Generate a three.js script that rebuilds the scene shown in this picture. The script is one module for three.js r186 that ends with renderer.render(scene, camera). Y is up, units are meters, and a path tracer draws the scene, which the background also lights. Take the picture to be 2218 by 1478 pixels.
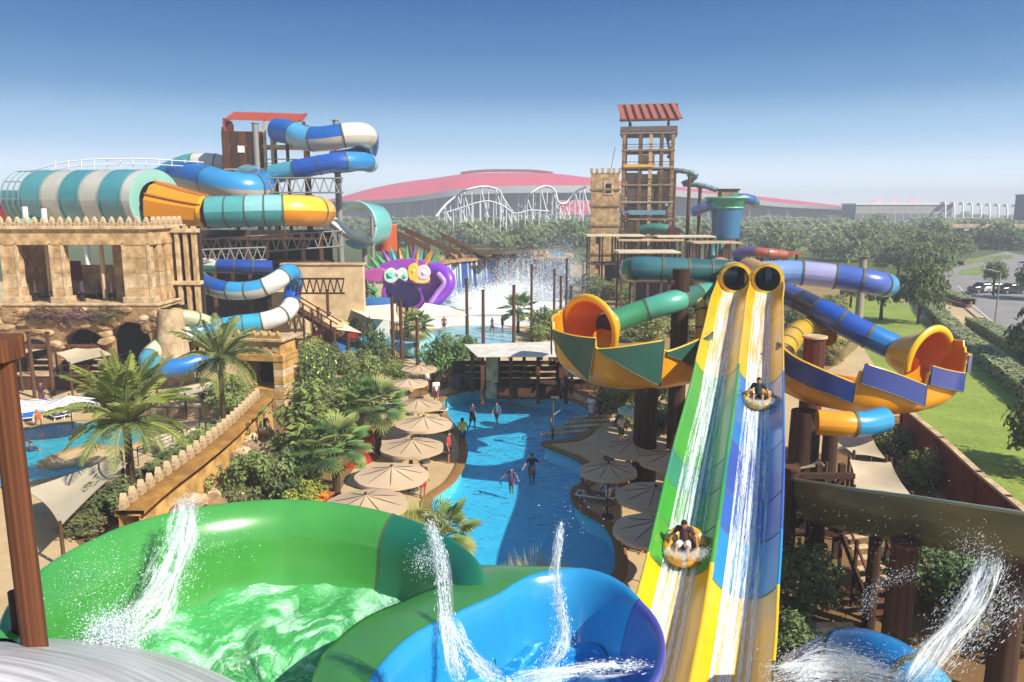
import * as THREE from 'three';
import { mergeGeometries } from 'three/addons/utils/BufferGeometryUtils.js';
import { RoundedBoxGeometry } from 'three/addons/geometries/RoundedBoxGeometry.js';
import { MarchingCubes } from 'three/addons/objects/MarchingCubes.js';

// ------------------------------------------------------------------ camera, sky, sun, exposure
const H = 14, PITCH = 10 * Math.PI / 180, F = 1640, CX = 1109, CY = 739;
const scene = new THREE.Scene();
const camera = new THREE.PerspectiveCamera(2 * Math.atan(739 / F) * 180 / Math.PI, 1024 / 682, 0.1, 4000);
camera.position.set(0, H, 0);
camera.rotation.set(-PITCH, 0, 0);
const renderer = new THREE.WebGLRenderer({ antialias: true });
renderer.toneMapping = THREE.LinearToneMapping;
renderer.toneMappingExposure = 1.72;
renderer.shadowMap.enabled = true;
const SUN = new THREE.Vector3(0.70, 0.70, 0.50).normalize();
{
  const w = 1024, h = 512, d = new Float32Array(w * h * 4), c = new THREE.Vector3();
  const stops = [[-1, .50, .53, .55], [-.02, .66, .70, .74], [.0, .68, .72, .76], [.03, .53, .62, .71], [.088, .23, .37, .53], [.147, .080, .195, .365], [.2, .039, .13, .295], [.25, .02, .094, .25], [.35, .018, .09, .245], [.6, .02, .095, .25], [1, .02, .095, .25]];
  for (let j = 0; j < h; j++) for (let i = 0; i < w; i++) {
    const el = ((j + .5) / h - .5) * Math.PI, az = ((i + .5) / w - .5) * 2 * Math.PI;
    c.set(Math.cos(el) * Math.cos(az), Math.sin(el), Math.cos(el) * Math.sin(az));
    const s = c.y; let k = 0; while (k < stops.length - 2 && s > stops[k + 1][0]) k++;
    const a = stops[k], b = stops[k + 1]; let t = Math.min(1, Math.max(0, (s - a[0]) / (b[0] - a[0]))); t = t * t * (3 - 2 * t) * .5 + t * .5;
    const ca = c.dot(SUN), g = Math.pow(Math.max(0, ca * .5 + .5), 5) * (s > -.02 ? 1 : 0);   // paler air towards the sun
    for (let m = 0; m < 3; m++) d[(j * w + i) * 4 + m] = (a[m + 1] + (b[m + 1] - a[m + 1]) * t) * (1 - .2 * g) + g * [.22, .23, .23][m];
    d[(j * w + i) * 4 + 3] = 1;
  }
  const sky = new THREE.DataTexture(d, w, h, THREE.RGBAFormat, THREE.FloatType);
  sky.mapping = THREE.EquirectangularReflectionMapping; sky.magFilter = THREE.LinearFilter; sky.needsUpdate = true;
  scene.background = sky; scene.environment = sky;
}
const sun = new THREE.DirectionalLight(new THREE.Color(1, .955, .86), 4.2);
sun.position.copy(SUN).multiplyScalar(300).add(new THREE.Vector3(0, 0, -80)); sun.target.position.set(0, 0, -80);
sun.castShadow = true; sun.shadow.mapSize.set(4096, 4096);
Object.assign(sun.shadow.camera, { left: -140, right: 140, top: 140, bottom: -140, near: 10, far: 700 });
scene.add(sun, sun.target);
scene.fog = new THREE.FogExp2(new THREE.Color(.86, .89, .93), 0.0009);

// ------------------------------------------------------------------ helpers
const { PI, sin, cos, min, max, abs, sqrt, floor, pow, hypot, atan2 } = Math;
const V = (x, y, z) => new THREE.Vector3(x, y, z);
const UPV = V(0, 1, 0);
const rng = (s) => () => { s = (s + 0x6d2b79f5) | 0; let t = Math.imul(s ^ (s >>> 15), 1 | s); t = (t + Math.imul(t ^ (t >>> 7), 61 | t)) ^ t; return ((t ^ (t >>> 14)) >>> 0) / 4294967296; };
// a direction through the photograph; P: the point on it at a distance d into the scene, G: where it meets the level y
const ray = (u, v) => { const y = (v - CY) / F; return V((u - CX) / F, -sin(PITCH) - y * cos(PITCH), -(cos(PITCH) - y * sin(PITCH))); };
const P = (u, v, d) => { const r = ray(u, v); return r.multiplyScalar(-d / r.z).add(V(0, H, 0)); };
const G = (u, v, y = 0) => { const r = ray(u, v); return r.multiplyScalar((y - H) / r.y).add(V(0, H, 0)); };
const PX = (a, d) => P(a[0], a[1], a[2] ?? d);
const lerp = (a, b, t) => a + (b - a) * t;
const counts = {};
const numbered = (n) => { const k = counts[n] = (counts[n] ?? -1) + 1; return k ? n + '_' + String(k).padStart(3, '0') : n; };
const shade = (o) => { o.castShadow = o.receiveShadow = true; return o; };
function tag(o, label, category, group, kind) {
  if (label) o.userData.label = label; if (category) o.userData.category = category;
  if (group) o.userData.group = group; if (kind) o.userData.kind = kind; return o;
}
function thing(name, label, category, pos = [0, 0, 0], turn = 0, group) {
  const o = new THREE.Group(); o.name = numbered(name); scene.add(o);
  if (pos.isVector3) o.position.copy(pos); else o.position.set(...pos);
  o.rotation.y = turn; return tag(o, label, category, group);
}
function part(name, geo, mat, parent, label) {
  if (Array.isArray(geo)) geo = merge(geo);
  const m = shade(new THREE.Mesh(geo, mat)); m.name = name; parent.add(m); if (label) m.userData.label = label; return m;
}
function one(name, label, category, geo, mat, pos, group) {
  if (Array.isArray(geo)) geo = merge(geo);
  const m = shade(new THREE.Mesh(geo, mat)); m.name = numbered(name); scene.add(m); if (pos) (pos.isVector3 ? m.position.copy(pos) : m.position.set(...pos));
  return tag(m, label, category, group);
}
function struct(name, geo, mat) { const m = one(name, null, null, geo, mat); m.userData.kind = 'structure'; return m; }
function copy(o, label, pos, turn = 0, scale = 1) {
  const c = o.clone(); c.name = numbered(o.name.replace(/_\d{3}$/, '')); scene.add(c);
  if (label) c.userData = { ...o.userData, label }; else c.userData = { ...o.userData };
  if (pos) (pos.isVector3 ? c.position.copy(pos) : c.position.set(...pos));
  c.rotation.y = turn; if (scale.isVector3) c.scale.copy(scale); else c.scale.setScalar(scale); return c;
}
function merge(list) {
  list = list.flat(9).map((g) => { g = g.index ? g.toNonIndexed() : g; return g; });
  const col = list.some((g) => g.attributes.color);
  for (const g of list) {
    for (const k of Object.keys(g.attributes)) if (!['position', 'normal', 'uv', 'color'].includes(k)) g.deleteAttribute(k);
    if (!g.attributes.uv) g.setAttribute('uv', new THREE.BufferAttribute(new Float32Array(g.attributes.position.count * 2), 2));
    if (col && !g.attributes.color) g.setAttribute('color', new THREE.BufferAttribute(new Float32Array(g.attributes.position.count * 3).fill(1), 3));
  }
  return list.length === 1 ? list[0] : mergeGeometries(list);
}
// uv in metres from the side each face looks to
function buv(g) {
  if (Array.isArray(g)) g = merge(g); if (g.index) g = g.toNonIndexed();
  const p = g.attributes.position, n = g.attributes.normal, uv = new Float32Array(p.count * 2);
  for (let i = 0; i < p.count; i++) {
    const x = abs(n.getX(i)), y = abs(n.getY(i)), z = abs(n.getZ(i));
    if (y >= x && y >= z) { uv[2 * i] = p.getX(i); uv[2 * i + 1] = p.getZ(i); }
    else if (x >= z) { uv[2 * i] = p.getZ(i); uv[2 * i + 1] = p.getY(i); }
    else { uv[2 * i] = p.getX(i); uv[2 * i + 1] = p.getY(i); }
  }
  g.setAttribute('uv', new THREE.BufferAttribute(uv, 2)); return g;
}
const bx = (w, h, d, x = 0, y = 0, z = 0, ry = 0) => { const g = new THREE.BoxGeometry(w, h, d); if (ry) g.rotateY(ry); return buv(g.translate(x, y, z)); };   // centred
const rbx = (w, h, d, x = 0, y = 0, z = 0, r = .04) => buv(new RoundedBoxGeometry(w, h, d, 2, r).translate(x, y, z));
const cyl = (r0, r1, h, x = 0, y = 0, z = 0, n = 12) => new THREE.CylinderGeometry(r1, r0, h, n).translate(x, y + h / 2, z);     // r0 at the foot
const ball = (r, x = 0, y = 0, z = 0, n = 10) => new THREE.SphereGeometry(r, n, max(6, n * .7 | 0)).translate(x, y, z);
function bar(a, b, r, r2 = r, n = 8) {
  const d = b.clone().sub(a), g = new THREE.CylinderGeometry(r2, r, d.length(), n);
  g.translate(0, d.length() / 2, 0).applyQuaternion(new THREE.Quaternion().setFromUnitVectors(UPV, d.normalize())); return g.translate(a.x, a.y, a.z);
}
function beam(a, b, w, h = w) {   // square bar
  const d = b.clone().sub(a), L = d.length(), g = new THREE.BoxGeometry(w, h, L).translate(0, 0, L / 2);
  g.lookAt(d.clone()); return buv(g.translate(a.x, a.y, a.z));
}
const rot = (g, x = 0, y = 0, z = 0) => g.applyMatrix4(new THREE.Matrix4().makeRotationFromEuler(new THREE.Euler(x, y, z)));
const mv = (g, x, y, z) => g.translate(x, y, z);
const tubeG = (pts, r, n = 24, k = 8, closed = false) => new THREE.TubeGeometry(new THREE.CatmullRomCurve3(pts, closed), n, r, k, closed);
const curve = (pts) => new THREE.CatmullRomCurve3(pts, false, 'centripetal');
// surface swept along a curve: the profile gives [right, up] offsets
function sweep(c, prof, n = 40, t0 = 0, t1 = 1, close = false) {
  const pos = [], uv = [], idx = []; let m = 0;
  const len = c.getLength();
  for (let i = 0; i <= n; i++) {
    const t = t0 + (t1 - t0) * i / n, p = c.getPointAt(min(1, max(0, t))), T = c.getTangentAt(min(1, max(0, t))), R = T.clone().cross(UPV).normalize(), U = R.clone().cross(T).normalize();
    const pr = typeof prof === 'function' ? prof(t) : prof; m = pr.length; let s = 0;
    pr.forEach((q, k) => { if (k) s += hypot(q[0] - pr[k - 1][0], q[1] - pr[k - 1][1]); pos.push(p.x + R.x * q[0] + U.x * q[1], p.y + R.y * q[0] + U.y * q[1], p.z + R.z * q[0] + U.z * q[1]); uv.push(s, t * len); });
  }
  for (let i = 0; i < n; i++) for (let k = 0; k < m - 1; k++) { const a = i * m + k, b = a + 1, e = a + m, f = e + 1; idx.push(a, e, b, b, e, f); }
  const g = new THREE.BufferGeometry(); g.setAttribute('position', new THREE.Float32BufferAttribute(pos, 3)); g.setAttribute('uv', new THREE.Float32BufferAttribute(uv, 2)); g.setIndex(idx); g.computeVertexNormals();
  return g.toNonIndexed();
}
const arcProf = (r, a0 = 0, a1 = 2 * PI, n = 20, sx = 1) => Array.from({ length: n + 1 }, (_, i) => { const a = a0 + (a1 - a0) * i / n; return [cos(a) * r * sx, sin(a) * r]; });
// grid surface from a function of (i/n, j/m)
function grid(f, n, m, smooth = true) {
  const pos = [], uv = [], idx = [];
  for (let i = 0; i <= n; i++) for (let j = 0; j <= m; j++) { const p = f(i / n, j / m); pos.push(p.x, p.y, p.z); uv.push(p.u ?? i / n, p.v ?? j / m); }
  for (let i = 0; i < n; i++) for (let j = 0; j < m; j++) { const a = i * (m + 1) + j, b = a + 1, c = a + m + 1, d = c + 1; idx.push(a, c, b, b, c, d); }
  const g = new THREE.BufferGeometry(); g.setAttribute('position', new THREE.Float32BufferAttribute(pos, 3)); g.setAttribute('uv', new THREE.Float32BufferAttribute(uv, 2)); g.setIndex(idx); g.computeVertexNormals(); return g.toNonIndexed();
}
// level sheet from points in plan; curved = smooth outline
function sheet(pts, y, thick = 0, curved = false, holes = []) {
  const mk = (C, list) => { const p = curved ? new THREE.CatmullRomCurve3(list, true, 'centripetal').getPoints(list.length * 8) : list; p.forEach((q, i) => i ? C.lineTo(q.x, -q.z) : C.moveTo(q.x, -q.z)); return C; };
  const s = mk(new THREE.Shape(), pts); holes.forEach((h) => s.holes.push(mk(new THREE.Path(), h)));
  const g = thick ? new THREE.ExtrudeGeometry(s, { depth: thick, bevelEnabled: false }).translate(0, 0, -thick) : new THREE.ShapeGeometry(s);
  return buv(g.rotateX(-PI / 2).translate(0, y, 0));
}
function paint(g, c) { const n = g.attributes.position.count, a = new Float32Array(n * 3); for (let i = 0; i < n; i++) { a[3 * i] = c[0]; a[3 * i + 1] = c[1]; a[3 * i + 2] = c[2]; } g.setAttribute('color', new THREE.BufferAttribute(a, 3)); return g; }

// ------------------------------------------------------------------ textures and materials
const hash = (x, y, s) => { let h = Math.imul(x, 374761393) ^ Math.imul(y, 668265263) ^ Math.imul(s, 974711); h = Math.imul(h ^ (h >>> 13), 1274126177); return ((h ^ (h >>> 16)) >>> 0) / 4294967296; };
function vnoise(x, y, per, s) { const xi = floor(x), yi = floor(y), a = x - xi, b = y - yi, u = a * a * (3 - 2 * a), w = b * b * (3 - 2 * b), px = per.length ? per[0] : per, py = per.length ? per[1] : per, q = (i, j) => hash(((xi + i) % px + px) % px, ((yi + j) % py + py) % py, s); return lerp(lerp(q(0, 0), q(1, 0), u), lerp(q(0, 1), q(1, 1), u), w); }
function fbm(x, y, per, s, oct = 5) { let v = 0, a = .5, n = 0; for (let o = 0; o < oct; o++) { v += a * vnoise(x, y, per, s + o * 7); n += a; x *= 2; y *= 2; per = per.length ? [per[0] * 2, per[1] * 2] : per * 2; a *= .55; } return v / n; }
function tex(f, w = 512, h = w, rx = 1, ry = rx, srgb = true) {   // f(x, y) in 0..1 gives [r, g, b] or [r, g, b, a] in 0..1
  const d = new Uint8Array(w * h * 4);
  for (let j = 0; j < h; j++) for (let i = 0; i < w; i++) { const c = f((i + .5) / w, (j + .5) / h), o = (j * w + i) * 4; for (let k = 0; k < 3; k++) d[o + k] = max(0, min(255, c[k] * 255)); d[o + 3] = c[3] === undefined ? 255 : max(0, min(255, c[3] * 255)); }
  const t = new THREE.DataTexture(d, w, h, THREE.RGBAFormat); t.wrapS = t.wrapT = THREE.RepeatWrapping; t.magFilter = THREE.LinearFilter; t.repeat.set(1 / rx, 1 / ry); if (srgb) t.colorSpace = THREE.SRGBColorSpace; t.needsUpdate = true; return t;
}
const grey = (v) => [v, v, v];
const mixc = (a, b, t) => [lerp(a[0], b[0], t), lerp(a[1], b[1], t), lerp(a[2], b[2], t)];
const TX = {
  mottle: tex((x, y) => grey(.78 + .30 * fbm(x * 6, y * 6, 6, 1, 6)), 512, 512, 4),
  fade: tex((x, y) => grey(.9 + .1 * fbm(x * 6, y * 6, 6, 5, 6)), 512, 512, 4),
  bump: tex((x, y) => grey(fbm(x * 16, y * 16, 16, 3, 6)), 512, 512, 3, 3, false),
  sand: tex((x, y) => { const n = fbm(x * 5, y * 5, 5, 11, 6), k = fbm(x * 40, y * 40, 40, 12, 3); return mixc([.70, .60, .45], [.86, .76, .60], n * .75 + k * .35 - .05); }, 512, 512, 14),
  stone: tex((x, y) => { const n = fbm(x * 8, y * 8, 8, 21, 6), k = fbm(x * 32, y * 32, 32, 22, 4); return mixc([.60, .52, .42], [.90, .83, .72], min(1, max(0, n * 1.5 - .3 + (k - .5) * .5))); }, 512, 512, 5),
  wood: tex((x, y) => { const n = fbm(x * 24, y * 3, [24, 3], 31, 5), k = fbm(x * 4, y * 2, [4, 2], 32, 3); return mixc([.50, .36, .24], [.92, .80, .66], min(1, max(0, n * 1.3 - .2 + (k - .5) * .5))); }, 512, 512, 1.2, 3),
  bark: tex((x, y) => grey(.45 + .55 * fbm(x * 12, y * 30, [12, 30], 35, 5)), 256, 256, 1, 1.5),
  grass: tex((x, y) => { const n = fbm(x * 6, y * 6, 6, 41, 5), k = fbm(x * 90, y * 90, 90, 42, 2); return mixc([.38, .45, .17], [.64, .69, .34], n * .5 + k * .6 - .05); }, 512, 512, 9),
  asphalt: tex((x, y) => grey(.50 + .12 * fbm(x * 6, y * 6, 6, 51, 4) + .08 * fbm(x * 90, y * 90, 90, 52, 2)), 512, 512, 10),
  ripple: tex((x, y) => grey(.5 + .5 * sin(14 * fbm(x * 7, y * 7, 7, 61, 4))), 512, 512, 6, 6, false),
  waterc: tex((x, y) => { const a = abs(fbm(x * 18, y * 18, 18, 65, 3) - .5) * 4, k = max(0, 1 - a * 1.5); return mixc([.80, .86, .90], [1, 1, 1], fbm(x * 5, y * 5, 5, 66, 4) * .8 + k * .35); }, 512, 512, 5),
  foam: tex((x, y) => { const n = fbm(x * 10, y * 4, [10, 4], 71, 6), k = fbm(x * 60, y * 24, [60, 24], 72, 3); const a = min(1, max(0, (n - .38) * 3.2)) * (.35 + .65 * k); return [1, 1, 1, a]; }, 512, 512, 5, 5),
  rust: tex((x, y) => { const n = fbm(x * 7, y * 7, 7, 81, 5); return mixc([.70, .42, .30], [.92, .68, .52], n * 1.3 - .15); }, 256, 256, 4),
};
const mats = {};
const col = (c) => Array.isArray(c) ? new THREE.Color().setRGB(...c) : new THREE.Color(c);
function std(c, rough = .8, o = {}) { const k = JSON.stringify([c, rough, Object.keys(o).map((q) => [q, o[q]?.uuid ?? o[q]])]); return mats[k] ??= new THREE.MeshStandardMaterial({ color: col(c), roughness: rough, side: THREE.DoubleSide, ...o }); }
const gloss = (c, rough = .32) => { const k = 'g' + c + rough; return mats[k] ??= new THREE.MeshPhysicalMaterial({ color: col(c), roughness: rough, clearcoat: .5, clearcoatRoughness: .18, side: THREE.DoubleSide, map: TX.fade }); };
const C = {   // slide shells
  yellow: gloss('#f2b80e'), amber: gloss('#ee9f0c'), orange: gloss('#e0660c'), green: gloss('#3f9a2e'), dgreen: gloss('#22684a'), teal: gloss('#3f9296'), mint: gloss('#8cc8b4'), blue: gloss('#0e6db4'),
  sky: gloss('#2f96c8'), navy: gloss('#233f8c'), white: gloss('#d8d6cc', .4), cream: gloss('#cfc39a', .45), red: gloss('#c02a24'), purple: gloss('#6b3aa6'), violet: gloss('#4c4690'), olive: gloss('#4d5138', .5), grey: gloss('#8c8884', .5), pink: gloss('#c05aa0'), seam: std('#5a5a40', .6), dark: std('#161a18', .8),
};
const W = {
  wood: std('#8a5f3c', .85, { map: TX.wood, bumpMap: TX.bump, bumpScale: .01 }), dwood: std('#5a4330', .9, { map: TX.wood, bumpMap: TX.bump, bumpScale: .01 }), pole: std('#7d6650', .9, { map: TX.wood }), bark: std('#6a5038', .95, { map: TX.bark, bumpMap: TX.bark, bumpScale: .03 }),
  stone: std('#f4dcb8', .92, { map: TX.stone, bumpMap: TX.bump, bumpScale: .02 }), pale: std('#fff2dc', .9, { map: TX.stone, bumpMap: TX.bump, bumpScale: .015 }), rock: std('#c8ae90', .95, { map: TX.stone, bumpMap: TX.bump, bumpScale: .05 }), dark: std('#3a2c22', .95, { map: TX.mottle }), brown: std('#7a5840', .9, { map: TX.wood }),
  plaster: std('#d8b88c', .9, { map: TX.mottle }), ochre: std('#f0cf86', .9, { map: TX.stone }), sail: std('#dfcba8', .85, { map: TX.mottle }), canvas: std('#c4ac98', .9, { map: TX.mottle }), white: std('#e6e2da', .7), steel: std('#8d8880', .5, { metalness: .2 }), dsteel: std('#4a4640', .6), concrete: std('#a39a86', .9, { map: TX.mottle }), red: std('#b0442c', .8, { map: TX.mottle }), black: std('#1a1714', .9), skin: std('#a8714f', .6), skin2: std('#7a4a30', .6),
};
// ------------------------------------------------------------------ the setting
const gp = (list, y = 0) => list.map(([u, v]) => G(u, v, y));
const WATER = (c, rough = .12) => new THREE.MeshPhysicalMaterial({ color: col(c), roughness: rough, map: TX.waterc, bumpMap: TX.ripple, bumpScale: .03, ior: 1.33, side: THREE.DoubleSide });
const poolPts = gp([[962, 862], [1050, 842], [1150, 858], [1240, 868], [1292, 905], [1252, 952], [1180, 962], [1262, 1000], [1282, 1045], [1248, 1062], [1262, 1105], [1318, 1140], [1345, 1200], [1330, 1262], [1240, 1300], [1080, 1290], [985, 1210], [935, 1130], [925, 1085], [975, 1045], [1003, 990], [998, 950], [965, 905]]);
const RECT = [V(-1600, 0, 60), V(1600, 0, 60), V(1600, 0, -1460), V(-1600, 0, -1460)];
{
  const s = new THREE.Shape(); RECT.forEach((q, i) => i ? s.lineTo(q.x, -q.z) : s.moveTo(q.x, -q.z)); const h = new THREE.Path(); new THREE.CatmullRomCurve3(poolPts, true, 'centripetal').getPoints(poolPts.length * 8).forEach((q, i) => i ? h.lineTo(q.x, -q.z) : h.moveTo(q.x, -q.z)); s.holes.push(h);
  struct('ground', buv(new THREE.ShapeGeometry(s).rotateX(-PI / 2)), std('#f6efe2', .95, { map: TX.sand, bumpMap: TX.bump, bumpScale: .01 }));
}
const tiles = tex((x, y) => { const e = (q) => { const f = q * 16 % 1; return f < .05 ? 1 : 0; }, n = fbm(x * 5, y * 5, 5, 141, 4), c = hash(floor(x * 16), floor(y * 16), 3); return e(x) || e(y) ? [.50, .80, .88] : mixc([.42, .75, .84], [.52, .83, .90], n * .6 + c * .4); }, 512, 512, 4.8);
struct('pool_floor', sheet(poolPts, -.85, 0, true), std('#f0ffff', .6, { map: tiles }));
struct('pool_wall', sweep(new THREE.CatmullRomCurve3(poolPts, true, 'centripetal'), [[0, -.9], [0, .05]], poolPts.length * 8), std('#bfe4ea', .6));
struct('pool_water', sheet(poolPts, -.04, 0, true), new THREE.MeshPhysicalMaterial({ color: col([.46, .84, .94]), roughness: .04, transmission: 1, thickness: 0, ior: 1.33, bumpMap: TX.ripple, bumpScale: .05, side: THREE.DoubleSide }));
const ring = (pts, w, h) => { const c = new THREE.CatmullRomCurve3(pts, true, 'centripetal'); return sweep(c, [[-w / 2, 0], [-w / 2, h], [w / 2, h], [w / 2, 0]], pts.length * 8); };
struct('pool_edge', ring(poolPts, .5, .09), std('#b99a6c', .9, { map: TX.sand }));
const leftPool = gp([[-60, 952], [20, 938], [90, 924], [190, 914], [300, 926], [318, 952], [262, 972], [190, 968], [130, 985], [90, 1008], [110, 1018], [160, 1010], [215, 1010], [60, 1052], [-60, 1062]]);
struct('pool_water', sheet(leftPool, .03, 0, true), WATER([.02, .40, .50]));
struct('pool_edge', ring(leftPool, .45, .09), std('#d8c6a4', .9, { map: TX.sand }));
const wavePool = gp([[880, 770], [900, 735], [960, 712], [1060, 706], [1120, 720], [1100, 745], [1000, 770], [930, 788]]);
struct('pool_water', sheet(wavePool, .03, 0, true), WATER([.28, .56, .62]));
struct('pool_water', sheet(gp([[640, 735], [700, 718], [800, 712], [880, 735], [860, 775], [760, 790], [660, 780]]), .03, 0, true), WATER([.12, .40, .50]));
struct('pool_water', sheet(gp([[1085, 562], [1130, 548], [1200, 546], [1235, 556], [1200, 566]]), .03, 0, true), WATER([.06, .33, .52]));
struct('beach', sheet(gp([[930, 712], [960, 672], [1060, 640], [1230, 632], [1275, 650], [1265, 680], [1110, 708], [1000, 706]]), .012, 0, true), std('#f3efe4', .6, { map: TX.mottle }));
struct('lawn', sheet(gp([[1840, 640], [1960, 655], [2010, 700], [2090, 760], [2218, 860], [2420, 1010], [2420, 1190], [2215, 1120], [2090, 1000], [1985, 905], [1900, 800], [1830, 690]]), .006, 0), std('#ffffd0', .95, { map: TX.grass, bumpMap: TX.bump, bumpScale: .03 }));
struct('lawn', sheet(gp([[2080, 585], [2125, 578], [2150, 590], [2110, 597], [2075, 595]]), .012, 0), std('#dfe4bc', .95, { map: TX.grass }));
struct('road', sheet(gp([[2040, 592], [2110, 560], [2180, 545], [2290, 570], [2420, 610], [2420, 800], [2260, 765], [2170, 712], [2110, 672], [2060, 628]]), .005, 0), std('#e8dcd4', .9, { map: TX.asphalt }));
struct('road_marking', [[[2100, 655], [2160, 705]], [[2135, 640], [2230, 660]], [[2075, 618], [2105, 650]]].map(([a, b]) => { const A = G(...a), B = G(...b); return beam(A.setY(.008), B.setY(.008), .14, .012); }), std('#d8d4cc', .8));
struct('kerb', [[[2030, 612], [2108, 682], [2190, 745], [2300, 830]], [[2140, 590], [2040, 588]]].map((l) => sweep(curve(gp(l)), [[-.12, 0], [-.12, .13], [.12, .13], [.12, 0]], 24)), W.concrete);
struct('path', sheet(gp([[1895, 905], [1960, 900], [2090, 1010], [2218, 1108], [2218, 1160], [2080, 1100], [1990, 1010]]), .005, 0), std('#b08a62', .95, { map: TX.sand }));
struct('path', sheet(gp([[1050, 790], [1250, 800], [1350, 880], [1310, 890], [1240, 848], [1160, 838], [1050, 824], [950, 846], [890, 866], [930, 820]]), .009, 0, true), std('#a88a62', .95, { map: TX.sand }));
struct('planting_soil', sheet(gp([[330, 1100], [560, 890], [760, 840], [800, 960], [720, 1090], [500, 1200]]), .006, 0), std('#a08a68', .98, { map: TX.sand }));
struct('planting_soil', sheet(gp([[1680, 1000], [1900, 960], [2030, 1080], [2300, 1180], [2300, 1500], [1680, 1500]]), .007, 0), std('#a08868', .98, { map: TX.sand }));
struct('planting_soil', sheet(gp([[130, 1140], [240, 1050], [480, 935], [470, 960], [310, 1090], [180, 1190]]), .008, 0), std('#9a8a60', .98, { map: TX.sand }));
struct('scrub', sheet([V(-330, 0, -160), V(60, 0, -135), V(330, 0, -150), V(700, 0, -600), V(-700, 0, -600)], .003), std('#9a9468', .95, { map: TX.grass }));
struct('scrub', sheet(gp([[1240, 575], [1560, 560], [1850, 600], [1850, 760], [1690, 820], [1300, 760], [1250, 650]]), .004, 0, true), std('#c0b48a', .95, { map: TX.sand }));
// the long brown boundary wall by the lawn
{
  const w = thing('boundary_wall', 'long brown panel wall with pale coping between lawn and path', 'wall');
  const top = [[1958, 880], [2040, 948], [2120, 1022], [2185, 1075], [2250, 1130], [2340, 1200]], hgt = 2.6, pt = top.map(([u, v]) => G(u, v, hgt));
  for (let i = 0; i < pt.length - 1; i++) {
    const a = pt[i], b = pt[i + 1], m = a.clone().add(b).multiplyScalar(.5), L = a.distanceTo(b), an = atan2(-(b.z - a.z), b.x - a.x);
    for (let k = 0; k < 2; k++) { const q = a.clone().lerp(b, (k + .5) / 2); part('wall_panel', bx(L / 2 - .05, hgt - .1, .14, q.x, (hgt - .1) / 2, q.z, an), std('#9a5e40', .9, { map: TX.rust }), w); }
    part('coping', bx(L, .12, .3, m.x, hgt - .04, m.z, an), W.pale, w);
    part('post', bx(.26, hgt + .02, .26, a.x, (hgt + .02) / 2, a.z, an), std('#8a5238', .9, { map: TX.rust }), w);
  }
}
// ------------------------------------------------------------------ near slides
const foamMat = std('#eef6f2', .7, { map: TX.foam, transparent: true });
// a banked bowl turned round (cx, cz): the profile lists [radius, height]; angles in degrees, 0 to the right, 90 away from the camera
function bowlShell(cx, cz, prof, a0, a1, tilt, n = 60, sc = () => 1) {
  const c3 = new THREE.CatmullRomCurve3(prof.map(([r, y]) => V(r, y, 0))).getPoints(prof.length * 5);
  return grid((i, j) => {
    const a = (a0 + (a1 - a0) * i) * PI / 180, k = c3[Math.round(j * (c3.length - 1))], s = sc(a * 180 / PI), p = V(cx + cos(a) * k.x * s, 0, cz - sin(a) * k.x * s);
    p.y = k.y + tilt(cos(a) * k.x, sin(a) * k.x) * min(1, max(0, (k.y - prof[0][1]) / 1.2)); p.u = a * 3; p.v = k.x; return p;
  }, n, c3.length - 1);
}
const foamG = tex((x, y) => { const w = fbm(x * 3, y * 3, 3, 93, 3) * .5, n = fbm(x * 7, (y + w) * 22, [7, 22], 91, 5), k = fbm(x * 70, y * 100, [70, 100], 92, 3); const a = min(1, max(0, (n - .44) * 4.5)) * .75 + max(0, k - .56) * 1.8; return mixc([.28, .62, .33], [.88, .96, .90], min(1, a * .85)); }, 1024, 1024, 5);
const foamB = tex((x, y) => { const w = fbm(x * 3, y * 3, 3, 97, 3) * .5, n = fbm(x * 5, (y + w) * 18, [5, 18], 95, 5), k = fbm(x * 50, y * 90, [50, 90], 96, 3); const a = min(1, max(0, (n - .45) * 4)) * .8 + max(0, k - .58) * 1.6; return mixc([.05, .47, .74], [.80, .92, .97], min(1, a)); }, 1024, 1024, 5);
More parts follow.
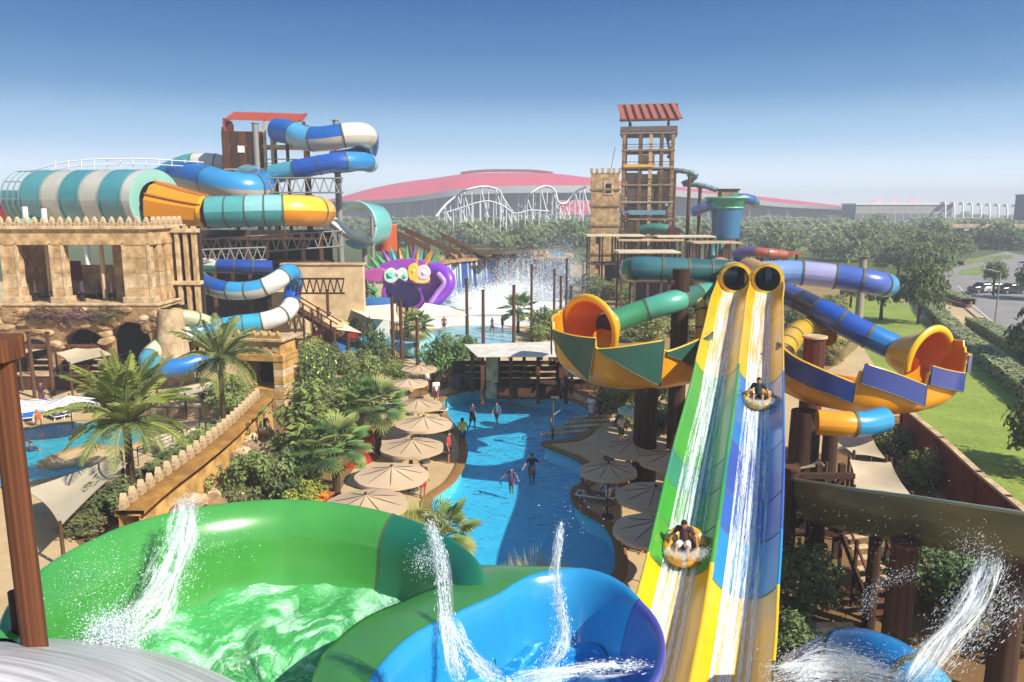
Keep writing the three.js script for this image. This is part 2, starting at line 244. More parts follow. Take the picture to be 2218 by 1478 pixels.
{
  const gx = -4.4, gz = -12.1, tilt = (dx, dy) => -.085 * dx - .03 * max(0, dy - 2);
  const prof = [[0.2, 5.2], [2.3, 5.3], [2.95, 5.5], [3.3, 5.95], [3.43, 6.45], [3.5, 6.95], [3.66, 7.28], [3.9, 7.5], [4.06, 7.56], [4.12, 7.48], [4.05, 7.3], [3.8, 6.9], [3.62, 6.2], [3.4, 5.4], [2.6, 4.9]];
  const gsc = (a) => 1 - .1 * min(1, max(0, (a - 100) / 60));
  const t = thing('bowl_slide', 'big green open bowl slide with a dark green panel, full of white foam', 'water slide');
  part('bowl_shell', bowlShell(gx, gz, prof, 64, 214, tilt, 90, gsc), gloss('#459640', .28), t);
  part('bowl_panel', bowlShell(gx, gz, prof, 2, 63.6, (dx, dy) => tilt(dx, dy) - 1.1 * pow(max(0, 24 - atan2(dy, dx) * 180 / PI) / 22, 1.5), 40), gloss('#1f6f50', .3), t, 'dark teal green panel at the right end');
  part('panel_seam', bowlShell(gx, gz, prof.map(([r, y], i) => [r + (i < 8 ? -.008 : .008), y + .006]), 63.4, 64.2, tilt, 2), C.seam, t);
  const water = grid((i, j) => { const a = (-60 + 276 * i) * PI / 180, r = (.2 + 3.12 * j) * gsc(a * 180 / PI), n = fbm(i * 26 + 3, j * 6, 64, 55, 4), p = V(gx + cos(a) * r, 5.5 + .25 * (n - .4) + .42 * j * j + .12 * sin(a * 3 + j * 7) * (1 - j * .6), gz - sin(a) * r); p.u = a * 2.2; p.v = r; return p; }, 170, 40);
  part('foaming_water', water, new THREE.MeshPhysicalMaterial({ map: foamG, color: col('#f4fff8'), roughness: .12, bumpMap: foamG, bumpScale: .05, side: THREE.DoubleSide }), t);
  // supports
  for (const [dx, dz] of [[-2.5, -2], [1.8, -2.3], [-2.2, 2]]) part('support_column', cyl(.28, .28, 5.0, gx + dx, 0, gz + dz), W.brown, t);
}
{
  const bxx = .55, bz = -11.4, tilt = () => 0, K = [[-90, 1.1], [-21, .93], [29, .99], [65, 1.2], [85, 1.1], [120, .77], [157, .82], [180, 1.07], [202, 1.38], [245, 1.9], [300, 1.6]];
  const sc = (a) => { let k = 0; while (k < K.length - 2 && a > K[k + 1][0]) k++; const t = (a - K[k][0]) / (K[k + 1][0] - K[k][0]), p = K[max(0, k - 1)][1], q = K[k][1], r = K[k + 1][1], w = K[min(K.length - 1, k + 2)][1]; return q + .5 * t * (r - p + t * (2 * p - 5 * q + 4 * r - w + t * (3 * (q - r) + w - p))); };
  const prof = [[0.1, 5.0], [1.0, 5.1], [1.4, 5.5], [1.62, 6.1], [1.78, 6.7], [1.98, 7.05], [2.08, 7.08], [2.1, 7.0]];
  const t = thing('bowl_slide', 'blue open bowl slide with a violet panel at its right edge in the foreground', 'water slide');
  part('bowl_shell', bowlShell(bxx, bz, prof, 34, 300, tilt, 90, sc), gloss('#2a90c6', .24), t);
  part('bowl_panel', bowlShell(bxx, bz, prof, -60, 33.6, tilt, 40, sc), gloss('#5a58aa', .3), t, 'violet panel of the blue bowl');
  const bank = grid((i, j) => { const a = lerp(62, 250, i) * PI / 180, s = sc(a * 180 / PI), r = 2.09 * s, w = min(1, j * 1.15) * 1.45 * min(1, i * 5 + .12), p = V(bxx + cos(a) * r, 0, bz - sin(a) * r), n = V(-.70, 0, -.72); p.addScaledVector(n, w); p.y = 7.07 - .12 * j - .28 * j * j - (j > .9 ? 1.6 : 0); p.u = i * 8; p.v = w; return p; }, 60, 14);
  part('bank', bank, gloss('#4a8f36', .3), t, 'green bank between the green and the blue bowl');
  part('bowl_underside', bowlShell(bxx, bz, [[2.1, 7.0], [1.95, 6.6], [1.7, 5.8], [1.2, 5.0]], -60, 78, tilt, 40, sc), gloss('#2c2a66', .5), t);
  const water = grid((i, j) => { const a = -.6 + 2 * PI * i, r = (.05 + 1.5 * j) * sc(((a * 180 / PI + 90) % 360) - 90), n = fbm(i * 20, j * 6, 64, 57, 4), p = V(bxx + cos(a) * r, 5.55 + .25 * (n - .4) + .35 * j * j, bz - sin(a) * r); p.u = a * 1.4; p.v = r; return p; }, 110, 26);
  part('foaming_water', water, new THREE.MeshPhysicalMaterial({ map: foamB, color: col('#f2fbff'), roughness: .25, bumpMap: foamB, bumpScale: .05, side: THREE.DoubleSide }), t);
  part('support_column', cyl(.26, .26, 5.0, bxx, 0, bz - .3), W.brown, t);
}
// grey moulded lip of a further slide, lower left
{
  const t = thing('slide_lip', 'grey wet moulded slide edge at the lower left corner of the photo', 'slide edge');
  const pts = [P(-260, 1462, 8.6), P(-60, 1478, 8.7), P(80, 1514, 8.6), P(190, 1574, 8.3), P(290, 1650, 7.8), P(390, 1750, 7.2)];
  part('lip_shell', sweep(curve(pts), [[-2.4, -.9], [-1.2, -.25], [-.5, -.02], [-.15, .02], [.1, -.08], [.2, -.35], [.1, -.9], [0, -1.6]].reverse(), 50), std('#c4c0be', .4, { map: tex((x, y) => { const n = fbm(x * 30, y * 3, [30, 3], 101, 5); return grey(.72 + .4 * n); }, 512, 512, 2, 4), bumpMap: TX.bump, bumpScale: .01 }), t);
}
// ------------------------------------------------------------------ the twin racing chute
const chuteRows = [[604, 1556, 1690], [650, 1543, 1690], [700, 1532, 1690], [770, 1515, 1690], [835, 1501, 1690], [1000, 1457, 1689], [1165, 1419, 1682], [1250, 1399, 1676], [1350, 1372, 1670], [1440, 1345, 1662], [1560, 1305, 1655]];
const chute = (() => {
  const pts = chuteRows.map(([v, a, b]) => { const w = b - a, t = F * 3.7 / w, r = ray((a + b) / 2, v); return r.multiplyScalar(t).add(V(0, H, 0)); });
  pts.unshift(pts[0].clone().add(V(0, .22, -1.6))); return curve(pts);
})();
const laneProf = (o) => { const a = []; for (let i = 0; i <= 16; i++) { const x = i / 16 * 2 - 1; a.push([o + x * .92, -.72 + .72 * pow(abs(x), 2.6)]); } return a; };
{
  const t = thing('racing_slide', 'twin lane yellow, green and blue racing slide running down towards the camera', 'water slide');
  const len = chute.getLength(), tAt = (v) => { let best = 0, bd = 1e9; for (let i = 0; i <= 400; i++) { const p = chute.getPointAt(i / 400), dy = (p.y - H), dz = -p.z, el = atan2(dy, dz) + PITCH; const vv = CY - Math.tan(el) * F; if (abs(vv - v) < bd) { bd = abs(vv - v); best = i / 400; } } return best; };
  const cuts = [tAt(606), tAt(668), tAt(790), tAt(985), tAt(1045), tAt(1130), tAt(1222), 1], cutsR = [tAt(606), tAt(668), tAt(800), tAt(940), tAt(1045), tAt(1130), tAt(1245), 1];
  const left = ['#edb80e', '#edb80e', '#4e9f34', '#3a8a6a', '#3f9a2e', '#4e9f34', '#efbc0c'], right = ['#edb80e', '#eab00c', '#2a79bd', '#4058a8', '#3a63b0', '#2f8cc4', '#efbc0c'];
  [[left, .925, cuts], [right, -.925, cutsR]].forEach(([cl, o, ct]) => cl.forEach((c, k) => {
    part('lane_section', sweep(chute, laneProf(o), 26, ct[k], ct[k + 1]), gloss(c, .25), t);
    part('section_joint', sweep(chute, laneProf(o).map(([x, y]) => [x, y + .006]), 1, ct[k] - .0004, ct[k] + .0012), C.seam, t);
  }));
  // rims, the ridge between the lanes and the outer skirts
  const rim = (o, w, cs, names, ct) => cs.forEach((c, k) => part(names, sweep(chute, [[o - w, -.14], [o - w, .03], [o - w * .5, .07], [o + w * .5, .07], [o + w, .03], [o + w, -.14]], 26, ct[k], ct[k + 1]), gloss(c, .25), t));
  rim(1.87, .05, left, 'rim', cuts); rim(0, .07, ['#edb80e', '#edb80e', '#3f9a3e', '#2d8a62', '#3a9440', '#4e9f34', '#efbc0c'], 'ridge', cuts); rim(-1.87, .05, right, 'rim', cutsR);
  part('skirt', [sweep(chute, [[-1.9, .02], [-1.86, -.6], [-1.3, -.95], [-.5, -1.0]], 40), sweep(chute, [[1.9, .02], [1.86, -.6], [1.3, -.95], [.5, -1.0], [-.5, -1.0]], 40)], gloss('#c98a10', .4), t);
  // running water: white streaks along the lanes
  const streak = tex((x, y) => { const n = fbm(x * 28, y * 12, [28, 12], 111, 5), k = fbm(x * 110, y * 200, [110, 200], 112, 3), e = min(1, 1.6 * sin(PI * x)); return [.96, .97, .97, max(0, min(.85, ((n - .27) * 2.0 + (k - .5) * 1.0) * e))]; }, 512, 2048, 1, 1);
  for (const o of [-.925, .925]) {
    const g = sweep(chute, laneProf(o).slice(3, 14).map(([x, y]) => [x, y + .025]), 120, .03, 1), uv = g.attributes.uv; for (let i = 0; i < uv.count; i++) uv.setXY(i, .02 + uv.getX(i) / 1.5 * .95, uv.getY(i) / 34);
    part('running_water', g, std('#f3f5f4', .35, { map: streak, transparent: true }), t);
  }
  // mouths of the two tubes at the top
  const p0 = chute.getPointAt(cuts[0]), T = chute.getTangentAt(cuts[0]), R = T.clone().cross(UPV).normalize();
  for (const o of [-.9, .9]) {
    const m = p0.clone().addScaledVector(R, o).add(V(0, .12, 0)), back = V(0, .06, -1).normalize();
    const c = curve([m.clone().addScaledVector(back, 5), m.clone().addScaledVector(back, 2), m, m.clone().addScaledVector(back, -.4)]);
    part('mouth_tube', sweep(c, arcProf(.80, 0, 2 * PI, 28), 16, .3, 1), gloss('#e2a30c', .3), t);
    part('mouth_lip', sweep(c, arcProf(.93, 0, 2 * PI, 28), 3, .9, 1), gloss('#f0c416', .25), t);
    part('mouth_lip', grid((i, j) => { const a = i * 2 * PI, r = .72 + .21 * j, q = m.clone().addScaledVector(back, -.405); return q.addScaledVector(R, cos(a) * r).add(V(0, sin(a) * r, 0)); }, 32, 1), gloss('#f0c416', .25), t);
    part('tube_inside', sweep(c, arcProf(.72, 0, 2 * PI, 28), 16, 0, 1), std('#2a3426', .5), t);
    part('tube_end', new THREE.CircleGeometry(.74, 24).applyMatrix4(new THREE.Matrix4().setPosition(m.clone().addScaledVector(back, 2.6))), C.dark, t);
  }
  part('mouth_panel', bx(.5, 1.5, .2, p0.x, p0.y - .2, p0.z - .1), gloss('#edb80e', .3), t);
  for (const e of [-1.82, 1.82]) part('mouth_panel', bx(.2, 1.2, .25, p0.x + e, p0.y - .3, p0.z - .1), gloss('#edb80e', .3), t);
  for (const v of [640, 880, 1120]) { const q = chute.getPointAt(tAt(v)); part('support_column', cyl(.35, .35, q.y - .95, q.x, 0, q.z, 16), W.brown, t); part('support_column', cyl(.3, .3, q.y - .95, q.x + 1.1, 0, q.z + .6, 16), W.brown, t); }
}
// ------------------------------------------------------------------ closed slide tubes
// secs: [upper colour, lower colour or null, share of the length]; rings mark the joints
function slideTube(name, label, pts, r, secs, parent, o = {}) {
  const t = parent ?? thing(name, label, 'water slide', [0, 0, 0], 0, o.group);
  const c = curve(pts.map((p) => p.isVector3 ? p : P(...p))), tot = secs.reduce((s, q) => s + (q[2] ?? 1), 0); let a = 0;
  const L = c.getLength();
  secs.forEach(([u, l, w = 1], k) => {
    const b = a + w / tot, n = max(4, Math.round(L * (b - a) / (r * .45)));
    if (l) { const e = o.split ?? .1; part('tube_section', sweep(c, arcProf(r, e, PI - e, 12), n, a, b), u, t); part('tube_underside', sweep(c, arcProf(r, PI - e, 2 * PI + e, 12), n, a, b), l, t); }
    else part('tube_section', sweep(c, arcProf(r, 0, 2 * PI, 24), n, a, b), u, t);
    const m = o.rings ?? max(1, Math.round(L * (b - a) / (r * 2.6)));
    for (let q = 0; q < m; q++) { const tt = a + (b - a) * q / m; if (tt > .001) part('joint_ring', sweep(c, [[r, 0], [r * 1.05, 0]].length && arcProf(r * 1.045, 0, 2 * PI, 24), 1, max(0, tt - .06 / L * (o.ring ?? 1)), min(1, tt + .06 / L * (o.ring ?? 1))), o.ringMat ?? C.seam, t); }
    a = b;
  });
  if (o.lip) { const e = o.lip === 2 ? 1 : 0; part('tube_lip', sweep(c, arcProf(r * 1.12, 0, 2 * PI, 24), 2, e ? 1 - .25 / L : 0, e ? 1 : .25 / L), o.lipMat ?? C.yellow, t); }
  return t;
}
slideTube('tube_slide', 'upper dark green tube running left from the twin yellow mouths', [[1590, 590, 46.5], [1540, 588, 46.5], [1450, 584, 46.5], [1385, 582, 46.8], [1368, 584, 47.6], [1372, 588, 49.5]], .74, [[gloss('#2d5a58'), null, 1.5], [gloss('#3c6e74'), null, 1.6], [gloss('#2f7a30'), null, 1.2], [C.yellow, null, .22]]);
slideTube('tube_slide', 'lower mint green tube sloping down to the left yellow hood', [[1556, 632, 45.8], [1520, 638, 44.8], [1455, 655, 42.6], [1390, 675, 42.6], [1312, 704, 42.2]], .66, [[gloss('#4f9c86'), null, 1.1], [gloss('#3a6a5a'), null, .8], [gloss('#56a98e'), null, 1], [gloss('#3f8f60'), null, 1.2]]);
slideTube('tube_slide', 'upper blue tube running right from the twin yellow mouths with a yellow end', [[1650, 592, 46.5], [1705, 590, 46.5], [1800, 598, 46], [1890, 612, 45.5], [1918, 618, 46.4], [1920, 618, 48]], .74, [[gloss('#7c9cd0'), null, 1], [gloss('#a8a6cc'), null, .8], [gloss('#4c66b4'), null, 1.2], [gloss('#2f8cc0'), null, .8], [C.yellow, null, .3]]);
slideTube('tube_slide', 'lower blue tube sloping down to the right yellow hood', [[1690, 636, 45.8], [1722, 648, 44.4], [1790, 680, 42], [1870, 722, 40.6], [1958, 762, 39.8]], .70, [[gloss('#3550a0'), null, 1], [gloss('#363c58'), null, .7], [gloss('#2a55b0'), null, 1.4], [gloss('#1f78c0'), null, .9]]);
// ------------------------------------------------------------------ banked turns with their hoods
function bankedTurn(label, pts, hood, dir, plates, plateMat, side) {
  const t = thing('banked_turn', label, 'water slide'), c = curve(pts.map((p) => P(...p)));
  // camera-side wall high, floor, inner wall low; the profile runs from the outer rim round the belly to the inner rim
  const prof = [], n = 14; for (let i = 0; i <= n; i++) { const a = -i / n * PI * .92 + (side > 0 ? 0 : 0); prof.push([side * 1.0 * cos(a), .2 + sin(a) * 1.05]); }
  const full = [[side * 1.16, 1.45], [side * 1.12, .9], ...prof]; full.push([-side * 1.0, .55]);
  const topAt = (q) => { const p = plates.find((w) => q >= w[0] && q <= w[1]); return p ? lerp(p[4], p[5], (q - p[0]) / (p[1] - p[0])) : 1.25; }, prf = (k, e) => (q) => full.map(([x, y], i) => i === 0 ? [x * k, topAt(q) + e] : i === 1 ? [x * k, min(.9, topAt(q) - .05) + e] : [x * k, y + e]);
  part('trough', sweep(c, prf(1, 0), 160), C.amber, t);
  part('trough_inside', sweep(c, prf(.965, .02), 160), gloss('#f09012', .3), t);
  part('rim', sweep(c, (q) => { const h = topAt(q); return [[side * 1.08, h - .02], [side * 1.1, h + .04], [side * 1.19, h + .04], [side * 1.2, h - .02]]; }, 160), C.yellow, t);
  // plates standing on the outer wall: [from, to, low edge at both ends, top at both ends]
  plates.forEach(([s0, s1, l0, l1, h0, h1]) => {
    const pos = (s, y, off) => { const p = c.getPointAt(s), T = c.getTangentAt(s), R = T.clone().cross(UPV).normalize(), U = R.clone().cross(T).normalize(); const x = side * (1.1 + max(0, y) * .04 + off); return p.addScaledVector(R, x).addScaledVector(U, y); };
    const f = (off) => grid((i, j) => pos(lerp(s0, s1, i), lerp(lerp(l0, l1, i), lerp(h0, h1, i), j), off), 10, 2);
    part('wall_plate', [f(.05), f(.09)], plateMat, t);
    part('plate_edge', [tubeG(Array.from({ length: 9 }, (_, i) => pos(lerp(s0, s1, i / 8), lerp(l0, l1, i / 8), .07)), .035, 12, 6), tubeG(side > 0 ? [pos(s1, l1, .07), pos(s1, h1, .07)] : [pos(s0, l0, .07), pos(s0, h0, .07)], .035, 2, 6)], C.seam, t);
  });
  // hood: a half-open horn facing along the trough
  const [hu, hv, hd, R] = hood, m = P(hu, hv, hd), az = dir, fw = V(sin(az), -.12, cos(az)).normalize(), rt = V(cos(az), 0, -sin(az)), up = rt.clone().cross(fw).multiplyScalar(-1); if (up.y < 0) up.negate();
  const horn = (r0, r1, z0, z1, a0, a1) => grid((i, j) => { const a = lerp(a0, a1, i), k = j, r = lerp(r0, r1, pow(k, .8)); return m.clone().addScaledVector(rt, cos(a) * r).addScaledVector(up, sin(a) * r * 1.08 + lerp(0, .12, k)).addScaledVector(fw, lerp(z0, z1, k)); }, 36, 10);
  part('hood', horn(.72, R, -1.1, .9, -.5, PI + .5), gloss('#eeb214', .28), t);
  part('hood_inside', horn(.70, R - .1, -1.08, .9, -.5, PI + .5), gloss('#ee8016', .35), t);
  part('hood_rim', grid((i, j) => { const a = lerp(-.5, PI + .5, i), b = j * 2 * PI, r = R + .06 + cos(b) * .2; return m.clone().addScaledVector(rt, cos(a) * r).addScaledVector(up, sin(a) * r * 1.08 + .12).addScaledVector(fw, .9 + sin(b) * .16); }, 36, 10), C.yellow, t);
  const disc = new THREE.CircleGeometry(.66, 24).applyMatrix4(new THREE.Matrix4().makeBasis(rt, up, fw).setPosition(m.clone().addScaledVector(fw, -.75)));
  part('tube_opening', disc, std('#20283a', .7), t);
  return t;
}
{
  const t = bankedTurn('left banked yellow turn with green saw tooth plates and an orange lined hood', [[1318, 735, 41.5], [1275, 730, 41], [1246, 744, 39.4], [1252, 774, 37.4], [1310, 800, 36.2], [1400, 806, 36], [1462, 800, 37], [1496, 794, 38.6]], [1296, 712, 41, 1.62], -.7,
    [[.06, .19, 1.1, .2, 1.3, 1.5], [.20, .35, 1.2, -.1, 1.4, 1.6], [.36, .52, 1.2, -.4, 1.3, 1.7], [.53, .71, 1.15, -.45, 1.2, 1.75], [.72, .95, 1.05, -.4, 1.2, 1.95]], gloss('#2b5a4c', .35), 1);
  const f = P(1400, 852, 36); part('support_column', cyl(.62, .55, f.y + .5, f.x, 0, f.z, 16), W.dwood, t);
}
{
  const t = bankedTurn('right banked yellow turn with blue stepped plates and an orange lined hood', [[1945, 800, 39], [1995, 792, 38.6], [2036, 808, 37.2], [2022, 838, 35.2], [1955, 856, 34], [1860, 854, 33.6], [1770, 838, 34.4], [1706, 812, 36.4]], [1978, 778, 38.6, 1.55], .45,
    [[.06, .16, .45, .8, 1.25, 1.55], [.17, .33, .15, .8, 1.0, 1.6], [.34, .53, -.15, .75, .75, 1.6], [.54, .73, -.25, .75, .7, 1.65], [.74, .95, -.2, .85, .7, 1.85]], gloss('#2f4590', .35), -1);
  const f = P(1745, 890, 34); part('support_column', cyl(.72, .62, f.y, f.x, 0, f.z, 16), W.dwood, t); part('support_column', cyl(.34, .34, f.y - .4, f.x + .9, 0, f.z + .8, 14), W.dwood, t);
}
// other coloured pieces round the turns
slideTube('tube_slide', 'yellow tube curling behind the right banked turn', [[1690, 790, 37], [1705, 745, 40], [1740, 715, 42], [1775, 712, 43], [1790, 735, 42]], .62, [[gloss('#dcb02a'), null, 1], [gloss('#c8a02c'), null, 1], [C.yellow, null, 1]]);
slideTube('tube_slide', 'short blue and orange tube tail under the right banked turn', [[1770, 915, 30], [1825, 918, 29.8], [1870, 918, 29.9], [1915, 908, 30.4]], .52, [[C.amber, null, 1], [C.sky, null, 1.2]]);
slideTube('tube_slide', 'thin yellow tube standing upright left of the racing slide', [[1500, 650, 44], [1515, 660, 43.5], [1522, 690, 43], [1520, 740, 42.5], [1512, 790, 42]], .42, [[gloss('#c9a024'), null, 1], [gloss('#d8a01c'), null, 1]]);
// open dark trough crossing at the lower right
{
  const t = thing('trough_slide', 'dark olive open slide trough crossing the lower right edge of the photo', 'water slide'), c = curve([P(1680, 1046, 31), P(1745, 1066, 28.5), P(1800, 1080, 26.5), P(1900, 1096, 23.6), P(2040, 1112, 21.4), P(2218, 1138, 19.6), P(2420, 1172, 18)]);
  const pr = [[-.95, -.1], [-1.0, -.06], [-1.06, -.1], [-1.0, -.3], [-.8, -.6], [-.3, -1.0], [.3, -1.0], [.8, -.6], [1.02, 0], [1.08, .6], [1.0, .64], [.95, .6], [.9, 0], [.7, -.5], [.25, -.85], [-.25, -.85], [-.7, -.5], [-.9, -.25], [-.95, -.1]];
  part('trough', sweep(c, pr, 60), gloss('#55593c', .45), t); part('rim', [sweep(c, arcProf(.07, 0, 2 * PI, 8).map(([x, y]) => [x + 1.02, y + .64]), 60), sweep(c, arcProf(.07, 0, 2 * PI, 8).map(([x, y]) => [x - 1.0, y - .06]), 60)], gloss('#8c9470', .4), t);
  for (const k of [.25, .62, .85]) { const q = c.getPointAt(k); part('support_column', cyl(.4, .34, q.y - .98, q.x, 0, q.z, 14), W.dwood, t); }
}
slideTube('tube_slide', 'blue wet slide tube in the lower right corner of the photo', [[1740, 1470, 16.5], [1840, 1425, 15.6], [1930, 1450, 14.4], [2010, 1520, 13.4], [2060, 1640, 12.6]], .62, [[gloss('#14459c'), null, 1], [gloss('#1d7fbc'), null, 1.4], [gloss('#3a9cc8'), null, 1]]);
// ------------------------------------------------------------------ plants
const leafMats = {}, leafMat = (c) => leafMats[c] ??= new THREE.MeshPhysicalMaterial({ color: col(c).multiply(new THREE.Color(1.75, 1.6, 1.25)), roughness: .95, vertexColors: true, transmission: .4, thickness: 0, side: THREE.DoubleSide });
const frondMats = {}, frondMat = (c) => frondMats[c] ??= new THREE.MeshPhysicalMaterial({ color: col(c).multiplyScalar(1.35), roughness: .8, transmission: .35, thickness: 0, side: THREE.DoubleSide });
// leaves as loose triangles, each wound to the side its normal points to
function leafBuf(pos, nor, colr) {
  for (let t = 0; t < pos.length; t += 9) {
    const ax = pos[t + 3] - pos[t], ay = pos[t + 4] - pos[t + 1], az = pos[t + 5] - pos[t + 2], bx_ = pos[t + 6] - pos[t], by = pos[t + 7] - pos[t + 1], bz = pos[t + 8] - pos[t + 2];
    let nx = ay * bz - az * by, ny = az * bx_ - ax * bz, nz = ax * by - ay * bx_; const l = hypot(nx, ny, nz) || 1; nx /= l; ny /= l; nz /= l;
    if (nx * nor[t] + ny * nor[t + 1] + nz * nor[t + 2] < 0) { for (let k = 0; k < 3; k++) { const q = pos[t + 3 + k]; pos[t + 3 + k] = pos[t + 6 + k]; pos[t + 6 + k] = q; } nx = -nx; ny = -ny; nz = -nz; }
    for (let k = 0; k < 9; k += 3) { nor[t + k] = nx; nor[t + k + 1] = ny; nor[t + k + 2] = nz; }
  }
  const g = new THREE.BufferGeometry(); g.setAttribute('position', new THREE.Float32BufferAttribute(pos, 3)); g.setAttribute('normal', new THREE.Float32BufferAttribute(nor, 3)); if (colr) g.setAttribute('color', new THREE.Float32BufferAttribute(colr, 3)); return g;
}
// leaf-sized faces gathered in clumps through an ellipsoid of radii rx, ry about the origin
function crownGeo(seed, rx, ry, clumps, leaves, size, o = {}) {
  const R = rng(seed), pos = [], nor = [], colr = [], n = V(0, 0, 0), a = V(0, 0, 0), b = V(0, 0, 0), c = V(0, 0, 0), p = V(0, 0, 0);
  for (let k = 0; k < clumps; k++) {
    const th = R() * 2 * PI, cz = (o.flat ?? -.35) + (1 - (o.flat ?? -.35)) * R(), rr = pow(R(), .35) * (.72 + .4 * fbm(th * 2 + 9, cz * 3 + 9, 64, seed, 2)), s = sqrt(max(0, 1 - cz * cz));
    c.set(cos(th) * s * rr * rx, cz * rr * ry, sin(th) * s * rr * rx); const cr = rx * (o.clump ?? .26) * (.6 + .8 * R()), tone = .65 + .7 * R();
    for (let i = 0; i < leaves; i++) {
      p.set(R() * 2 - 1, R() * 2 - 1, R() * 2 - 1); if (p.lengthSq() > 1) p.normalize(); p.multiplyScalar(cr).multiply(V(1, .8, 1)).add(c);
      n.set(R() * 2 - 1, R() * 2 - .4, R() * 2 - 1).addScaledVector(p, .8 / rx).normalize(); a.set(R() - .5, R() - .5, R() - .5).cross(n).normalize(); b.copy(n).cross(a);
      const l = size * (.6 + .8 * R()), w = l * .5, t = tone * (.75 + .5 * R()), q = [p.clone().addScaledVector(a, -l), p.clone().addScaledVector(b, w).addScaledVector(n, w * .3), p.clone().addScaledVector(a, l), p.clone().addScaledVector(b, -w).addScaledVector(n, w * .3)];
      const cc = o.bloom && R() < o.bloom ? o.bloomColor : [t * (.92 + .16 * R()), t, t * (.8 + .3 * R())];
      for (const v of [0, 1, 2, 0, 2, 3]) { pos.push(q[v].x, q[v].y, q[v].z); nor.push(n.x, n.y, n.z); colr.push(...cc); }
    }
  }
  return leafBuf(pos, nor, colr);
}
const CR = {
  bush: [1, 2, 3].map((s) => crownGeo(s * 11, 1, .95, 70, 30, .085, { flat: -.8 })), bloom: crownGeo(77, 1, 1, 70, 30, .085, { flat: -.8, bloom: .12, bloomColor: [6, 5, 4.5] }), tree: [1, 2, 3].map((s) => crownGeo(s * 17, 1, .8, 80, 34, .075, { clump: .24 })), far: [1, 2].map((s) => crownGeo(s * 23, 1, .8, 60, 12, .13, { clump: .3 })), tiny: crownGeo(29, 1, .75, 26, 9, .24, { clump: .34 }),
};
const stems = (h, r, seed, n = 5) => { const R = rng(seed), g = []; for (let i = 0; i < n; i++) { const a = R() * 6.28; g.push(bar(V(cos(a) * .05, 0, sin(a) * .05), V(cos(a) * r * .6, h * (.5 + .3 * R()), sin(a) * r * .6), .04, .02, 5)); } return g; };
// bush: foot at p, half width r, height h
function bush(label, p, r, h, c, kind = 0, group, geo) {
  const t = thing('bush', label, 'bush', p, p.x * 7.3 % 6.28, group), m = part('foliage', geo ?? CR.bush[kind % 3], leafMat(c), t); m.scale.set(r, h / 1.75, r); m.position.y = h * .5; part('stem', stems(h, r, kind * 3 + 5), W.bark, t); return t;
}
function treeAt(name, label, p, r, h, c, kind = 0, o = {}) {
  const t = thing(name, label, 'tree', p, p.x * 3.7 % 6.28, o.group), R = rng(kind * 31 + 7), ch = o.crown ?? r * 1.5, y0 = h - ch * .62;
  const g = [bar(V(0, 0, 0), V(.1 * r * (R() - .5), y0 * .75, 0), h * .028 + .05, h * .02 + .03, 8)];
  for (let i = 0; i < 6; i++) { const a = i * 1.05 + R(), s = V(0, y0 * (.55 + .2 * R()), 0); g.push(bar(s, V(cos(a) * r * .6, y0 + ch * .25 * R(), sin(a) * r * .6), h * .014 + .02, .02, 6)); }
  part('trunk', g, W.bark, t); const m = part('crown', (o.far ? CR.far[kind % 2] : CR.tree[kind % 3]), leafMat(c), t); m.scale.set(r, ch * .62, r); m.position.y = y0; return t;
}
// ---- palms
function frondGeo(L, rise, droop, seed, n = 34, wid = .42) {   // feather leaf along +x
  const R = rng(seed), g = [], at = (t) => V(L * (t - .12 * droop * t * t), L * (rise * t - droop * t * t), 0), pos = [], nor = [];
  g.push(tubeG([at(0), at(.3), at(.6), at(1)], L * .008 + .006, 8, 4));
  for (let i = 2; i < n; i++) for (const s of [-1, 1]) {
    const t = i / n, p = at(t), q = at(min(1, t + .05)), T = q.clone().sub(p).normalize(), l = L * wid * sin(PI * (.12 + .82 * t)) * (.8 + .3 * R()) * .62, d = V(T.x * .75, T.y * .75 - .22 + .25 * R(), s * (.75 + .15 * R())).normalize(), e = p.clone().addScaledVector(d, l), w = T.clone().multiplyScalar(L * .011), m = p.clone().addScaledVector(d, l * .45); m.y += .02;
    for (const v of [p.clone().sub(w), m.clone().add(w), e, p.clone().sub(w), e, m.clone().sub(w)]) { pos.push(v.x, v.y, v.z); nor.push(0, .9, s * .3); }
  }
  const l = leafBuf(pos, nor); g.push(l); return merge(g);
}
function fanGeo(L, seed) {   // fan leaf on its stalk along +x
  const R = rng(seed), pos = [], nor = [], c = V(L * .55, L * .18, 0), g = [bar(V(0, 0, 0), c, .018, .012, 5)];
  for (let i = 0; i < 19; i++) { const a = (i / 18 - .5) * 4.1, b = a + .13, r = L * (.5 - .06 * abs(a)) * (.9 + .2 * R()), P1 = (an, q, y) => c.clone().add(V(cos(an) * q, y - q * q * .22 / L, sin(an) * q)); for (const v of [c, P1(a - .1, r * .55, .02), P1(a, r, -.02), c, P1(a, r, -.02), P1(a + .1, r * .55, -.03)]) { pos.push(v.x, v.y, v.z); nor.push(.1, .95, .1); } }
  const l = leafBuf(pos, nor); g.push(l); return merge(g);
}
const trunkGeo = (h, r0, r1) => { const pts = []; const n = max(6, h / .16 | 0); for (let i = 0; i <= n; i++) { const t = i / n, r = lerp(r0, r1, t); pts.push(new THREE.Vector2(r * 1.06, h * t), new THREE.Vector2(r * .94, h * (t + .75 / n))); } return new THREE.LatheGeometry(pts, 10); };
const FEATHER = [[.75, .55], [.95, .5], [.45, .7], [1.15, .35]].map(([a, b], i) => frondGeo(1, a, b, i + 3));
const FAN = [1, 2, 3].map((s) => fanGeo(1, s));
